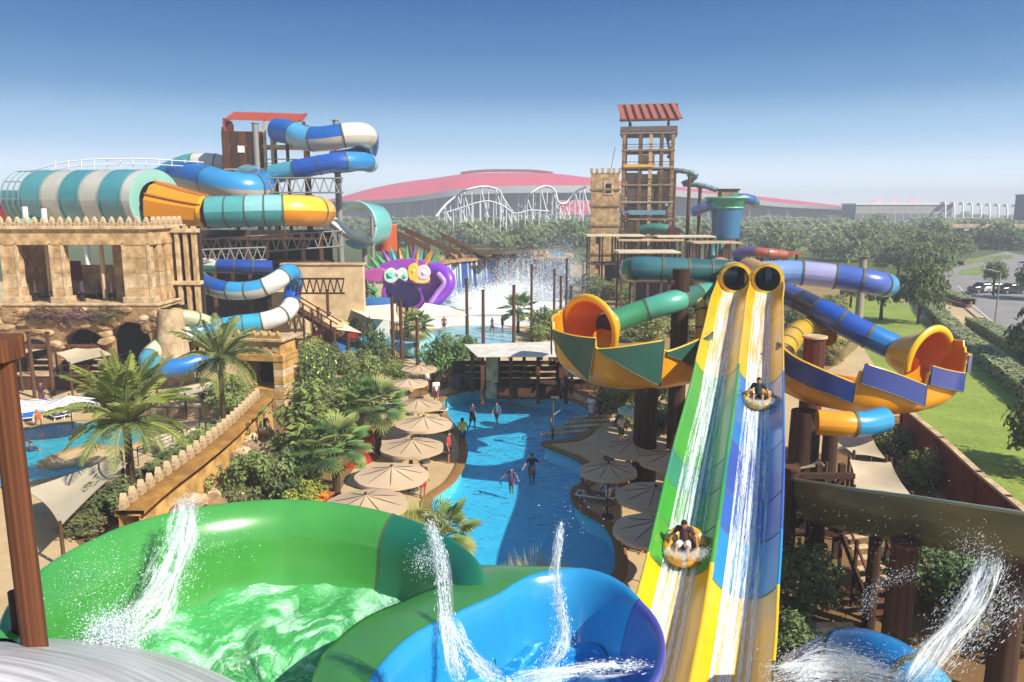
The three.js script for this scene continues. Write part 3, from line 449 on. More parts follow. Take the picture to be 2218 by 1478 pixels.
function palm(label, p, h, L, o = {}) {
  const t = thing('palm_tree', label, 'palm tree', p, o.turn ?? 0, o.group), R = rng(o.seed ?? 5), fan = o.fan, n = o.n ?? 26, gm = [frondMat(o.c ?? '#7d8446'), frondMat(o.c2 ?? '#5f6c38'), frondMat('#8a8f50')];
  part('trunk', trunkGeo(h, o.r ?? .2, (o.r ?? .2) * .75), W.bark, t);
  if (o.skirt) part('leaf_skirt', [0, 1, 2, 3, 4, 5, 6, 7, 8].map((i) => rot(new THREE.ConeGeometry(.12, .9, 5), 0, 0, .5).translate(.22, h - .5, 0).rotateY(i * .7)), std('#8f7550', .95, { map: TX.bark }), t);
  for (let i = 0; i < n; i++) {
    const u = i / n, k = fan ? i % 3 : u < .25 ? 2 : u < .55 ? 0 : u < .85 ? 1 : 3, m = part('frond', fan ? FAN[k] : FEATHER[k], gm[i % 3], t), s = L * (.85 + .3 * R()) * (fan ? 1 : u > .85 ? .8 : 1);
    m.scale.setScalar(s); m.position.set(0, h + (fan ? .1 : .05), 0); m.rotation.set(0, i * 2.4 + R() * .4, (o.lift ?? 0) + (fan ? lerp(-.75, 1.15, u) : lerp(-.5, .45, u)), 'YXZ');
  }
  return t;
}
palm('big feathery date palm beside the left pool, its fronds standing up', G(288, 1082), 3.7, 3.3, { n: 44, lift: .34, seed: 3, r: .22, c: '#8c9440', c2: '#6f7c34' });
palm('tall date palm with drooping fronds in front of the sandstone gate', G(488, 962), 5.1, 2.9, { n: 30, lift: .06, seed: 8, r: .17, c: '#808848' });
palm('bushy fan palm beside the yellow tube, nearest the parasols', G(820, 985), 2.6, 1.95, { fan: 1, n: 34, seed: 9, skirt: 1, c: '#6c8448', c2: '#55703c' });
palm('fan palm with brown leaf skirt in front of the red tube', G(730, 1088), 2.5, 1.95, { fan: 1, n: 34, seed: 12, skirt: 1, c: '#688646', c2: '#4f6c38' });
palm('small fan palm at the pool edge directly behind the dark green panel', G(962, 1262), 1.75, 1.5, { fan: 1, n: 24, seed: 15, c: '#7f8c48', c2: '#66783a' });
palm('low fan palm at the beach between wooden poles', G(1122, 722), 2.3, 2.3, { fan: 1, n: 22, seed: 16, c: '#5c7a44', c2: '#49663a' });
palm('small fan palm behind the green trees near the far pools', G(905, 790), 3.2, 2.0, { fan: 1, n: 22, seed: 19, c: '#5f7a44' });
[['dark leafy tree with pale blossoms between sandstone gate and sails', 685, 868, 1.55, 4.0, '#4f5f34', 0, CR.bloom], ['largest olive bush, in front of the sandstone gate', 680, 1000, 2.5, 4.3, '#66743a', 1], ['round bush right above the rim of the green bowl slide', 545, 1092, 1.5, 2.6, '#5f6f3c', 2], ['grey green bush between round bush and fan palm', 640, 1082, 1.45, 2.7, '#62764c', 0], ['low yellow green bush beside the trunk of the front fan palm', 668, 1102, .95, 1.3, '#8a9440', 1], ['bush behind the yellow tube', 752, 960, 1.2, 3.2, '#5c7240', 2], ['bush left of the bushy fan palm', 770, 905, 1.4, 3.2, '#566a3a', 0],
  ['tall green bush left of the slatted pavilion roof', 965, 830, 1.9, 3.9, '#54703c', 1], ['bushy tree behind the small far parasols', 1010, 812, 1.5, 3.4, '#4a6234', 2], ['dark slim tree beside the red play slide', 812, 812, 1.2, 4.2, '#465a34', 0], ['dark shrub under the left end of the slatted roof', 1045, 838, 1.2, 1.5, '#3f5230', 1], ['dark shrub left of the slatted pavilion', 1000, 846, 1.0, 1.4, '#4a5c34', 2], ['shrub behind the sails', 760, 745, 2.2, 3.2, '#54683c', 0], ['leafy bush right of the dark slim tree', 860, 838, 1.1, 2.0, '#63763e', 1],
  ['bush at the foot of the brown boundary wall, farther one', 1932, 992, 1.25, 2.0, '#626e40', 0], ['bush at the foot of the brown boundary wall, nearer one', 2008, 1058, 1.2, 2.0, '#6a7544', 1], ['small shrub between the two wall bushes', 1960, 1050, .6, 1.0, '#7c8454', 2], ['dark bush beside the racing slide below the olive trough', 1735, 1330, 1.3, 2.6, '#4c6038', 0], ['dark bush under the olive trough beside the timber steps', 1965, 1290, 1.3, 2.3, '#50643a', 1], ['bush in the spray at the right edge of the photo', 2180, 1400, 1.6, 3.0, '#46602f', 2], ['low bush right of the racing slide bottom', 1715, 1440, 1.0, 1.6, '#4f6638', 1], ['bush under the right end of the olive trough', 2080, 1330, 1.2, 2.2, '#506a3a', 0],
  ['dark hedge bush below the big date palm', 250, 1130, 1.3, 2.0, '#505c34', 0], ['yellow flowering shrub left of the crenellated wall foot', 205, 1118, .7, .9, '#94903e', 1], ['dark shrub beside the pale deck, lower left', 175, 1160, .9, 1.0, '#585e36', 2], ['hedge bush along the crenellated wall, nearer one', 400, 1030, 1.2, 1.6, '#5c6a30', 0], ['hedge bush along the crenellated wall, farther one', 450, 992, 1.2, 1.5, '#66742f', 1], ['pale rockery shrub on the stones below the crenellated wall', 462, 1092, .8, 1.4, '#8c8a58', 2], ['grey shrub on the stones behind the green bowl rim', 385, 1120, .8, 1.1, '#8a8462', 0],
  ['shrub left of the brown column under the mint tube', 1412, 730, 1.2, 1.8, '#76804c', 1], ['shrub right of the yellow hood', 1365, 742, 1.0, 1.5, '#5f6f40', 2], ['bush under the upper green tube', 1335, 650, 2.2, 3.4, '#6c7448', 0], ['bush beside the beach below the tower', 1290, 648, 2.4, 3.6, '#5f6a42', 1], ['low brownish bush at the beach edge', 1210, 725, 1.5, 2.2, '#6e6a3a', 2], ['dark shrub beside the brown column left of the racing slide', 1432, 935, 1.0, 1.6, '#3c4a2c', 1], ['small dark shrub at the edge of the sunlit terrace', 1345, 925, .6, .8, '#3f4a2c', 2], ['shrub under the right blue tube', 1820, 725, 1.6, 2.0, '#5c6638', 0], ['dry shrub behind the brown column on the right', 1800, 790, 1.2, 1.8, '#7a7444', 1],
].forEach(([l, u, v, r, h, c, k, g]) => bush(l, G(u, v), r, h, c, k, null, g));
// orange flowering shrub, grasses
bush('orange flowering shrub at the foot of the front fan palm', G(708, 1108), .6, .9, '#c08a2c', 2);
function grassTuft(label, p, r, h, c, seed) {
  const R = rng(seed), pos = [], nor = [], colr = []; for (let i = 0; i < 240; i++) { const a = R() * 6.28, q = r * sqrt(R()), x = cos(a) * q, z = sin(a) * q, b = R() * 6.28, w = .014, hh = h * (.6 + .5 * R()), lx = cos(a) * .3 * hh, lz = sin(a) * .3 * hh; pos.push(x - cos(b) * w, 0, z - sin(b) * w, x + cos(b) * w, 0, z + sin(b) * w, x + lx, hh, z + lz); for (let k = 0; k < 3; k++) { nor.push(0, .8, .6); const t = .7 + .6 * R(); colr.push(t, t, t); } }
  const g = leafBuf(pos, nor, colr);
  return one('grass_tuft', label, 'grass', g, leafMat(c), p);
}
grassTuft('tuft of ornamental grass right of the nearest parasol', G(875, 1130), 1.0, 1.2, '#8a9a52', 1); grassTuft('tuft of ornamental grass left of the small fan palm', G(925, 1165), .9, 1.5, '#7f8f4c', 2); grassTuft('tuft of yellowish grass above the rim of the blue bowl', G(1165, 1262), 1.0, 1.1, '#a89a44', 3); grassTuft('small grass tuft at the pool edge above the blue bowl', G(1120, 1270), .6, .9, '#8f9440', 4);
// trees right of the park
treeAt('tree', 'tree on the lawn with a bare trunk, behind the right yellow hood', G(1990, 702), 3.0, 8.2, '#4c5a34', 0, { crown: 7 });
treeAt('tree', 'small tree on the lawn just right of the blue tube end', G(1908, 694), 2.1, 6.4, '#48542f', 1, { crown: 5 });
treeAt('tree', 'tree by the car park entrance behind the lawn tree', G(2008, 612), 4.2, 9, '#54643e', 2, { crown: 8 });
treeAt('tree', 'big dark tree on the lawn at the right edge of the photo', G(2292, 1030), 2.5, 6.0, '#4c5c36', 0, { crown: 5.6 });
treeAt('tree', 'large tree at the right edge beside the road', G(2290, 800), 3.6, 8.0, '#44532f', 1, { crown: 8.4 });
treeAt('tree', 'tree at the right edge beyond the road', G(2250, 650), 3.4, 7.6, '#4d5a38', 2, { crown: 7 });
treeAt('tree', 'young tree on the road island beside the lamp post', G(2152, 640), 1.9, 6.0, '#566444', 0, { crown: 4 });
treeAt('tree', 'slim tree on the lawn behind the grey concrete post', G(1842, 668), 1.8, 6.0, '#46502e', 2, { crown: 5 });
treeAt('tree', 'rounded tree beside the far lawn strip', G(2062, 575), 4.6, 9, '#5a6a46', 1, { crown: 8 });
treeAt('tree', 'tree left of the car park behind the blue tube', G(1945, 600), 4.4, 8.6, '#5a6848', 0, { crown: 8 });
// belts of trees behind
{
  const R = rng(404), list = [];
  for (let i = 0; i < 70; i++) list.push([1655 + R() * 560, 478 + pow(R(), 1.3) * 92, 'rounded grey green tree in the belt beyond the car park', 'trees beyond the car park']);
  for (let i = 0; i < 30; i++) list.push([930 + R() * 345, 478 + R() * 66, 'rounded green tree in the belt below the roller coaster', 'trees below the roller coaster']);
  for (let i = 0; i < 16; i++) list.push([1250 + R() * 380, 540 + R() * 26, 'small tree among the timber decks at the foot of the tower', 'trees at the foot of the tower']);
  for (let i = 0; i < 34; i++) list.push([1650 + R() * 420, 500 + R() * 62, 'small bushy tree standing between the larger trees beyond the lawn', 'small trees beyond the lawn']);
  list.sort((a, b) => b[1] - a[1]).forEach(([u, v, l, g], i) => { if (u > 2020 && v > 545) return; const p = G(u, v); if (p.z > -62) return; const s = g.includes('tower') ? 2 + R() * 1.2 : g.includes('small') ? 2.2 + R() * 1.4 : 4 + R() * 2.4; treeAt('tree', l, p, s, s * (1.5 + R() * .4), ['#57643c', '#5f6f4a', '#687650', '#4e5c3a'][i % 4], i, { group: g, far: 1, crown: s * 1.7 }); });
  // the far wood that reads as one mass
  const N = 900, m = new THREE.InstancedMesh(CR.tiny, leafMat('#5e6c48'), N), q = new THREE.Matrix4(), c = new THREE.Color(); let n = 0;
  for (let i = 0; i < N; i++) { const d = 270 + R() * 330, u = -100 + R() * 2450; if (u < 820 && d < 420) continue; const x = (u - CX) / F * d, s = 4 + R() * 3.5; q.makeScale(s, s * .9, s).setPosition(x, s * .55, -d); m.setMatrixAt(n, q); const k = .75 + .5 * R(); m.setColorAt(n++, c.setRGB(k, k, k)); }
  m.count = n; m.name = 'far_wood'; shade(m); tag(m, 'hazy grey green wood in front of the far red roofed hall', 'wood', null, 'stuff'); scene.add(m);
}

// undergrowth between the ride structures
{
  const R = rng(909), put = (u0, u1, v0, v1, n, where) => { for (let i = 0; i < n; i++) { const u = lerp(u0, u1, R()), v = lerp(v0, v1, R()), p = G(u, v), s = .7 + R() * 1.1; bush(['low green shrub', 'round olive shrub', 'loose yellowish shrub', 'dense dark green shrub'][i % 4] + ' ' + where, p, s, s * (1.3 + R() * .6), ['#6a7846', '#747a44', '#8a8850', '#54683a'][i % 4], i, 'shrubs ' + where); } };
  put(1350, 1540, 612, 745, 30, 'under the left tubes of the racing slide'); put(1255, 1350, 575, 650, 14, 'between the poles left of the upper green tube'); put(1700, 1850, 650, 800, 18, 'under the right tubes of the racing slide'); put(640, 850, 745, 835, 12, 'round the play pool'); put(1130, 1240, 715, 740, 6, 'along the beach end'); put(1300, 1480, 860, 960, 8, 'round the left brown column'); put(620, 820, 690, 735, 8, 'under the pale sails'); put(840, 1000, 500, 560, 14, 'among the greyish timber sheds'); put(470, 590, 870, 930, 5, 'at the gate foot');
}
// clipped hedges by the road
function hedge(label, pts, w, h, seed) {
  const t = thing('hedge', label, 'hedge'), c = curve(gp(pts)), R = rng(seed), L = c.getLength(), pos = [], nor = [], colr = [];
  part('hedge_core', sweep(c, [[-w * .42, 0], [-w * .42, h * .9], [w * .42, h * .9], [w * .42, 0]], 40), std('#2c3620', .95), t);
  const n = min(9000, L * 190 | 0); for (let i = 0; i < n; i++) { const s = R(), p = c.getPointAt(s), T = c.getTangentAt(s), X = T.clone().cross(UPV), f = R() * (2 * h + w), e = .12 * (R() - .5); let x, y, nn; if (f < h) { x = -w / 2 + e; y = f; nn = X.clone().negate(); } else if (f < h + w) { x = f - h - w / 2; y = h + e; nn = V(0, 1, 0); } else { x = w / 2 + e; y = f - h - w; nn = X.clone(); } p.addScaledVector(X, x); p.y += y; nn.add(V(R() - .5, R() * .8, R() - .5)).normalize(); const l = .16 * (.6 + R()), a = V(R() - .5, R() - .5, R() - .5).cross(nn).normalize().multiplyScalar(l), b = nn.clone().cross(a).multiplyScalar(.6), k = .6 + .8 * R(); for (const v of [p.clone().sub(a), p.clone().add(b), p.clone().add(a), p.clone().sub(a), p.clone().add(a), p.clone().sub(b)]) { pos.push(v.x, v.y, v.z); nor.push(nn.x, nn.y, nn.z); colr.push(k, k, k * .9); } }
  const g = leafBuf(pos, nor, colr); part('foliage', g, leafMat('#6f7a4a'), t); return t;
}
hedge('long clipped hedge running between lawn and road', [[1995, 640], [2030, 690], [2100, 758], [2190, 830], [2320, 930]], 1.9, 1.2, 5);
hedge('dark clipped hedge between the road and the right edge', [[2110, 708], [2160, 735], [2230, 780], [2320, 830]], 2.0, 1.1, 6);
hedge('low hedge on the road island with a reddish planter edge', [[2020, 628], [2060, 645], [2098, 660]], 2.0, .9, 7);
hedge('distant low hedge strip beside the far lawn', [[2080, 575], [2130, 566], [2190, 560]], 1.6, 1.0, 8);
hedge('low dark hedge behind the crenellated wall below the shade sail', [[330, 1062], [400, 1000], [480, 948]], 1.0, 1.1, 9);
// ------------------------------------------------------------------ parasols, poles, sails, pool furniture
function parasol(label, p, r, h, mat, group) {
  const t = thing('parasol', label, 'parasol', p, p.x * 5.1 % 6.28, group), N = 16, top = h + r * .24;
  part('canopy', grid((i, j) => { const a = i * 2 * PI, q = pow(j, .9), sag = 1 - .035 * (1 - abs(cos(a * 4))) * q; return V(cos(a) * r * q * sag, lerp(top, h, q) - .05 * sin(PI * q), sin(a) * r * q * sag); }, N * 4, 6), mat, t);
  part('valance', grid((i, j) => { const a = i * 2 * PI, sag = 1 - .035 * (1 - abs(cos(a * 4))); return V(cos(a) * r * sag, h - .14 * j, sin(a) * r * sag); }, N * 4, 1), mat, t);
  part('pole', cyl(.035, .03, top, 0, 0, 0, 8), W.pole, t); part('finial', ball(.07, 0, top + .05, 0, 8), W.pole, t); part('base', cyl(.32, .28, .1, 0, .002, 0, 14), W.dsteel, t);
  for (let i = 0; i < 8; i++) { const a = i * PI / 4; part('rib', bar(V(cos(a) * .05, top - .03, sin(a) * .05), V(cos(a) * r * .97, h - .02, sin(a) * r * .97), .014, .01, 5), W.dwood, t); }
  return t;
}
const canvasA = std('#d2b28e', .9, { map: TX.fade }), canvasB = std('#c6a884', .9, { map: TX.fade });
[['round beige parasol half hidden by the rim of the green bowl, nearest of the row', 792, 1080, 1.55], ['round beige parasol beside the man in red shorts', 848, 1018, 1.5], ['round beige parasol, middle of the row left of the pool', 892, 958, 1.45], ['round beige parasol next to the man in the red shirt', 918, 908, 1.45], ['round beige parasol, farthest of the close row left of the pool', 905, 868, 1.35], ['small pale parasol left of the far pool corner', 885, 822, 1.2], ['small pale parasol in front of the tall green bush', 908, 792, 1.2],
].forEach(([l, u, v, r], i) => parasol(l, G(u, v, 2.5).setY(0), r * 1.1, 2.25, i % 2 ? canvasA : canvasB, null));
[['grey brown shaded parasol beside the left brown column', 1372, 960, 1.5], ['dark shaded parasol touching the racing slide', 1452, 985, 1.4], ['half sunlit parasol left of the racing slide', 1420, 1062, 1.5], ['dark shaded parasol closest to the bottom of the racing slide', 1425, 1135, 1.5], ['shaded parasol at the pool edge on the right', 1318, 1008, 1.2],
].forEach(([l, u, v, r], i) => parasol(l, G(u, v, 2.5).setY(0), r * 1.1, 2.25, i % 2 ? canvasA : canvasB, null));
parasol('white parasol above the blue loungers, left one', G(42, 868, 2.6).setY(0), 1.5, 2.3, W.white); parasol('white parasol above the blue loungers, right one', G(150, 862, 2.6).setY(0), 1.9, 2.3, W.white);
parasol('pale green parasol behind the left brown column', G(1378, 882, 2.4).setY(0), 1.1, 2.2, std('#b8c8a8', .9));
// sun loungers
function lounger(label, p, turn, c, group) {
  const t = thing('sun_lounger', label, 'sun lounger', p, turn, group), f = W.white;
  part('frame', [bx(.06, .05, 1.9, -.32, .3, 0), bx(.06, .05, 1.9, .32, .3, 0), bx(.6, .05, .06, 0, .3, .92), bx(.6, .05, .06, 0, .3, -.92)], f, t);
  for (const [x, z] of [[-.3, .8], [.3, .8], [-.3, -.7], [.3, -.7]]) part('leg', bx(.05, .3, .05, x, .15, z), f, t);
  part('seat', rbx(.6, .06, 1.2, 0, .36, .33, .025), c, t); const b = part('backrest', rbx(.6, .06, .8, 0, 0, -.4, .025), c, t); b.position.set(0, .36, -.28); b.rotation.x = .9; return t;
}
[['bright blue lounger left of the purple blue ones', 62, 908, .5, '#2468b8'], ['dark purple blue lounger half behind the wooden pole', 25, 900, .5, '#2a2080'], ['upright purple blue lounger in the middle of the row', 98, 900, .7, '#2c2290'], ['flat purple blue lounger next to the upright one', 118, 906, .9, '#262070'], ['flat dark lounger at the right end of the row', 134, 902, .9, '#2a2468'],
].forEach(([l, u, v, a, c]) => lounger(l, G(u, v), a, std(c, .8)));
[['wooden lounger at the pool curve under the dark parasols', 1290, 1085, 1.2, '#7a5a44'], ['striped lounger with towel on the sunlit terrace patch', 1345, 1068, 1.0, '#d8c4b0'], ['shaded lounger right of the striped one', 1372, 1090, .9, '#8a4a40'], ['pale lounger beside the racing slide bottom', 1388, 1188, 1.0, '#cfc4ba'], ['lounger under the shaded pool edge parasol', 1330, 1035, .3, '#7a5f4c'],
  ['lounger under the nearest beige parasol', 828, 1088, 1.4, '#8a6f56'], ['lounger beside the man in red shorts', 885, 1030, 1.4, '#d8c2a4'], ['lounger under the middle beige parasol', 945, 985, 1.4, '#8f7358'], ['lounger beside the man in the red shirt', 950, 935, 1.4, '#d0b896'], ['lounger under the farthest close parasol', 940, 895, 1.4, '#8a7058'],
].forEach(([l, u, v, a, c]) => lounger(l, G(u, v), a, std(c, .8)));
// wooden poles
function poleAt(label, u, vt, vb, w, mat = W.pole, name = 'wooden_pole', cat = 'pole') {
  const p = G(u, vb), h = (() => { const r = ray(u, vt); return H + r.y / r.z * p.z; })();
  const t = thing(name, label, cat, p); part('shaft', cyl(w, w * .85, h, 0, 0, 0, 10), mat, t); part('cap', cyl(w * 1.08, w * 1.08, .1, 0, h, 0, 10), mat === W.steel ? mat : W.dwood, t); return [t, h];
}
[['tall wooden pole right of the slim dark tree, left one of the pair', 853, 640, 806, .16], ['tall wooden pole right of the slim dark tree, right one of the pair', 871, 652, 812, .16], ['wooden pole in front of the purple sign', 893, 596, 690, .16], ['wooden pole left of the waterfall foot', 923, 602, 680, .14], ['wooden pole at the left edge of the beach', 1012, 606, 742, .19], ['wooden pole right of the left beach edge pole', 1047, 630, 746, .19], ['wooden pole standing beside the low fan palm', 1113, 620, 742, .2], ['thin tall pole in front of the white spray', 1151, 575, 738, .15], ['thin pole at the right end of the beach', 1200, 584, 700, .17], ['pole right of the right end beach pole', 1214, 600, 720, .17], ['tall pole left of the yellow hood', 1226, 562, 720, .16], ['pole close to the rim of the left banked turn', 1236, 622, 740, .16], ['far thin pole below the timber decks', 1262, 566, 640, .18], ['far pole under the upper green tube', 1326, 552, 640, .18],
  ['wooden pole left of the sail group near the stone wall, outer one', 76, 722, 862, .16], ['wooden pole left of the sail group near the stone wall, inner one', 116, 722, 858, .16], ['wooden pole at the right corner of the left sails', 205, 694, 812, .15], ['wooden pole beside the wooden railing, left edge of the photo', 14, 692, 800, .2], ['wooden pole carrying the triangular sail', 692, 668, 752, .17], ['wooden pole at the end of the stairway railing', 714, 630, 760, .17], ['wooden pole under the triangular sail', 727, 712, 790, .14], ['wooden pole right of the red play slide', 756, 720, 800, .14], ['thin pole behind the small far parasols', 938, 782, 838, .08], ['thin pole beside the fan palm behind the trees', 905, 690, 800, .14], ['pale pole beside the long hedge of the crenellated wall', 450, 918, 985, .05],
].forEach(([l, u, a, b, w]) => poleAt(l, u, a, b, w));
poleAt('thick grey concrete post beside the right blue tube', 1856, 560, 742, .42, W.concrete, 'concrete_post', 'post');
// leaning wooden mast, lower left, with a beam end on top
{
  const t = thing('wooden_mast', 'thick brown wooden mast with a beam on top at the left edge', 'mast'), a = P(80, 1440, 10);
  const top = P(14, 782, 10).y; part('shaft', bar(V(a.x, 0, a.z), V(a.x, top, a.z), .175, .165, 18), W.wood, t); part('beam_end', rbx(.9, .34, .5, a.x - .25, top + .17, a.z, .03), W.wood, t);
  part('brace', bar(V(a.x - .5, 5.5, a.z - .4), V(a.x - .5, 8.4, a.z - .4), .08, .08, 10), W.dwood, t);
}
// shade sails: corners [u, v, depth]
function sail(label, cs, mat = W.sail, sag = .5, posts = true) {
  const t = thing('shade_sail', label, 'shade sail'), c = cs.map((q) => P(...q)); if (c.length === 3) c.push(c[2].clone());
  const f = (i, j) => { const e = .10, a = i, b = j, p = c[0].clone().multiplyScalar((1 - a) * (1 - b)).addScaledVector(c[1], a * (1 - b)).addScaledVector(c[2], a * b).addScaledVector(c[3], (1 - a) * b), m = c[0].clone().add(c[1]).add(c[2]).add(c[3]).multiplyScalar(.25), ed = max(4 * a * (1 - a) * (abs(b - .5) * 2) ** 3, 4 * b * (1 - b) * (abs(a - .5) * 2) ** 3); p.lerp(m, e * ed); p.y -= sag * 16 * a * (1 - a) * b * (1 - b) * .4; return p; };
  part('cloth', [grid(f, 16, 16), grid((i, j) => f(i, j).add(V(0, -.025, 0)), 16, 16)], mat, t);
  if (posts) (cs.length === 3 ? c.slice(0, 3) : c).forEach((q) => part('corner_post', bar(V(q.x, 0, q.z), V(q.x, q.y + .2, q.z), .08, .07, 8), W.pole, t)); return t;
}
sail('beige shade sail above the left bars, farther one', [[25, 742, 62], [150, 722, 66], [165, 745, 62], [40, 768, 57]]);
sail('beige shade sail above the left bars, nearer one', [[120, 765, 58], [200, 742, 62], [245, 768, 57], [150, 790, 53]]);
sail('beige shade sail right above the big date palm', [[340, 850, 51], [480, 822, 56], [520, 828, 54], [400, 858, 49]], W.sail, .3);
sail('pale shade sail left of the purple sign', [[738, 664, 78], [858, 658, 80], [870, 700, 72], [800, 690, 73]], std('#e6d4b8', .85));
sail('triangular pale shade sail beside the stairway', [[716, 680, 74], [786, 722, 68], [704, 712, 69]], std('#e4d6b6', .85), .3);
sail('long pale shade sail in front of the beach', [[920, 656, 80], [1010, 668, 80], [1012, 684, 76], [876, 692, 74]], std('#e6d8bc', .85));
sail('beige shade sail under the right banked turn, upper one', [[1775, 930, 38], [1890, 945, 37], [1920, 995, 33], [1850, 985, 34]], W.sail, .3);
sail('beige shade sail under the right banked turn, lower one', [[1840, 995, 34], [1930, 1000, 33], [1975, 1075, 29], [1850, 1060, 30]], W.sail, .3);
sail('largest beige shade sail stretched between left pool and big date palm', [[50, 1062, 32.8], [262, 985, 35.2], [278, 1002, 34.2], [130, 1140, 27.8]], W.sail, .35);
sail('beige shade sail between left shelters and stone arcade ledge', [[200, 752, 66], [290, 742, 68], [318, 762, 63], [230, 778, 61]], W.sail, .3);
sail('small beige shade sail beside the timber trestle', [[1700, 985, 36], [1765, 975, 35], [1790, 1010, 32], [1720, 1020, 33]], W.sail, .3);
// beige sails over the deck below the tall date palm
sail('flat beige shade sail under the tall date palm', [[310, 950, 42], [470, 915, 47], [480, 925, 46], [345, 975, 41]], W.sail, .3);
// pavilion with a slatted roof at the head of the pool
{
  const t = thing('slatted_pavilion', 'open pavilion with pale slatted flat roof behind the central pool', 'pavilion'), y = 3.6;
  const a = G(1012, 748, y), b = G(1195, 742, y), c = G(1240, 772, y), d = G(1040, 772, y), cm = a.clone().add(c).multiplyScalar(.5);
  const pt = (i, j) => a.clone().lerp(b, i).lerp(d.clone().lerp(c, i), j);
  for (let k = 0; k < 14; k++) { const j = k / 13; part('slat', beam(pt(-.03, j), pt(1.03, j), .34, .07), std('#e2d8c8', .85, { map: TX.mottle }), t); }
  for (const i of [0, .33, .66, 1]) part('roof_beam', beam(pt(i, -.05).add(V(0, -.14, 0)), pt(i, 1.05).add(V(0, -.14, 0)), .14, .2), W.dwood, t);
  for (const i of [.04, .35, .65, .96]) for (const j of [.1, .9]) { const p = pt(i, j); part('post', bx(.26, y - .2, .26, p.x, (y - .2) / 2, p.z), W.wood, t); }
  const m = pt(.3, .5); part('pillar', bx(.9, y - .3, .7, m.x - .6, (y - .3) / 2, m.z), W.pale, t);
  const q = pt(.65, .55); part('counter', rbx(5.2, 1.1, 1.1, q.x, .55, q.z, .05), W.brown, t); part('counter_top', rbx(5.5, .08, 1.35, q.x, 1.14, q.z, .03), W.dwood, t);
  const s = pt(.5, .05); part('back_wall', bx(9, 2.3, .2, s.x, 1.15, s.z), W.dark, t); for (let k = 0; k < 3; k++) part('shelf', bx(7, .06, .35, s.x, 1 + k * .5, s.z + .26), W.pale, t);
}
{ // hut right of the pavilion
  const p = G(1250, 838), t = thing('timber_hut', 'small brown timber hut at the far pool edge below the yellow turn', 'hut', p, .15);
  part('wall', bx(3.4, 2.3, 2.2, 0, 1.15, 0), W.brown, t); part('roof', [bx(4.2, .16, 3, 0, 2.42, 0), bx(3.6, .14, 2.5, 0, 2.57, 0)], std('#7a5244', .9, { map: TX.wood }), t); part('hatch', bx(1.6, .8, .06, -.3, 1.45, 1.12), W.black, t); part('counter', bx(2.2, .08, .5, -.3, 1.02, 1.3), W.pale, t); for (let k = 0; k < 6; k++) part('plank', bx(.5, .95, .05, -1.45 + k * .58, .48, 1.13), W.dwood, t);
}
// life guard post with lamp, footbridge and rails at the right end of the pool
{
  const [t, h] = poleAt('dark lamp post at the pool edge beside the water steps', 1197, 866, 952, .07, W.dsteel, 'lamp_post', 'lamp post'); part('lamp_head', rbx(.5, .14, .3, .12, h + .12, 0, .04), W.dsteel, t);
  const s = thing('pool_steps', 'pale entry steps with steel handrail at the right of the pool', 'steps'), a = G(1225, 938), b = G(1290, 905);
  for (let k = 0; k < 4; k++) part('step', bx(3.2, .12, .5, lerp(a.x, b.x, k / 3), .06 + k * .03, lerp(a.z, b.z, k / 3) + .2, .3), W.pale, s);
  for (const o of [0, 1.1]) part('handrail', tubeG([V(a.x + o - .9, .05, a.z), V(a.x + o - .9, .95, a.z), V(b.x + o - .6, 1.15, b.z - .6), V(b.x + o - .4, 1.1, b.z - 1.2), V(b.x + o - .4, 0, b.z - 1.2)], .035, 30, 6), W.steel, s);
}
// children's slide tube, yellow over red
slideTube('play_slide', 'yellow, orange and red curly play slide tube between the fan palms', [[765, 905, 47], [790, 905, 45], [800, 930, 43.5], [790, 965, 42.3], [795, 1005, 41], [770, 1020, 40], [745, 1045, 39.2]], .62, [[gloss('#e0a81c'), null, 1.6], [gloss('#d88a14'), null, 1], [gloss('#d8501c'), null, 1], [gloss('#a8301c'), null, 1.2]]);
// small play pool slides
{
  const t = thing('play_structure', 'small red and blue play slides behind the dark slim tree', 'play structure', G(735, 772));
  part('platform', bx(4.4, .2, 2.4, 0, 1.7, 0), W.pole, t); for (const [x, z] of [[-2, 1], [2, 1], [-2, -1], [2, -1]]) part('post', cyl(.09, .09, 3, x, 0, z, 8), W.pole, t);
  part('panel', rbx(2.2, .7, .1, -1.1, 2.35, 1.1, .04), C.red, t); part('panel', rbx(1.8, .5, .1, 1.0, 2.2, 1.15, .04), C.red, t);
  const c = curve([V(.6, 1.8, 1.2), V(.9, 1.1, 2.4), V(1.0, .5, 3.6), V(1, .4, 4.4)]); part('chute', sweep(c, [[-.5, .35], [-.42, 0], [.42, 0], [.5, .35]], 16), gloss('#2a6fb4'), t); const e = curve([V(2, 1.8, .6), V(3.2, 1.2, 1.4), V(4.4, .5, 2)]); part('chute', sweep(e, [[-.5, .35], [-.42, 0], [.42, 0], [.5, .35]], 16), gloss('#56b4d8'), t);
  part('roof', rot(new THREE.ConeGeometry(2, 1, 4), 0, PI / 4, 0).translate(-.6, 3.5, 0), std('#caa878', .9), t);
}
{
  const t = thing('play_structure', 'low white and red play deck beside the triangular sail', 'play structure', G(668, 765));
  part('deck', rbx(5, .9, 2.4, 0, .45, 0, .06), W.steel, t); part('panel', rbx(3.4, .6, .1, 0, 1.3, 1.1, .04), C.red, t); part('rail', [bar(V(-2.4, 1.9, 1), V(2.4, 1.9, 1), .04), bar(V(-2.4, 1.6, 1), V(2.4, 1.6, 1), .04)], W.white, t); for (const x of [-2.3, 0, 2.3]) part('post', cyl(.06, .06, 1.1, x, .9, 1, 8), W.white, t);
}
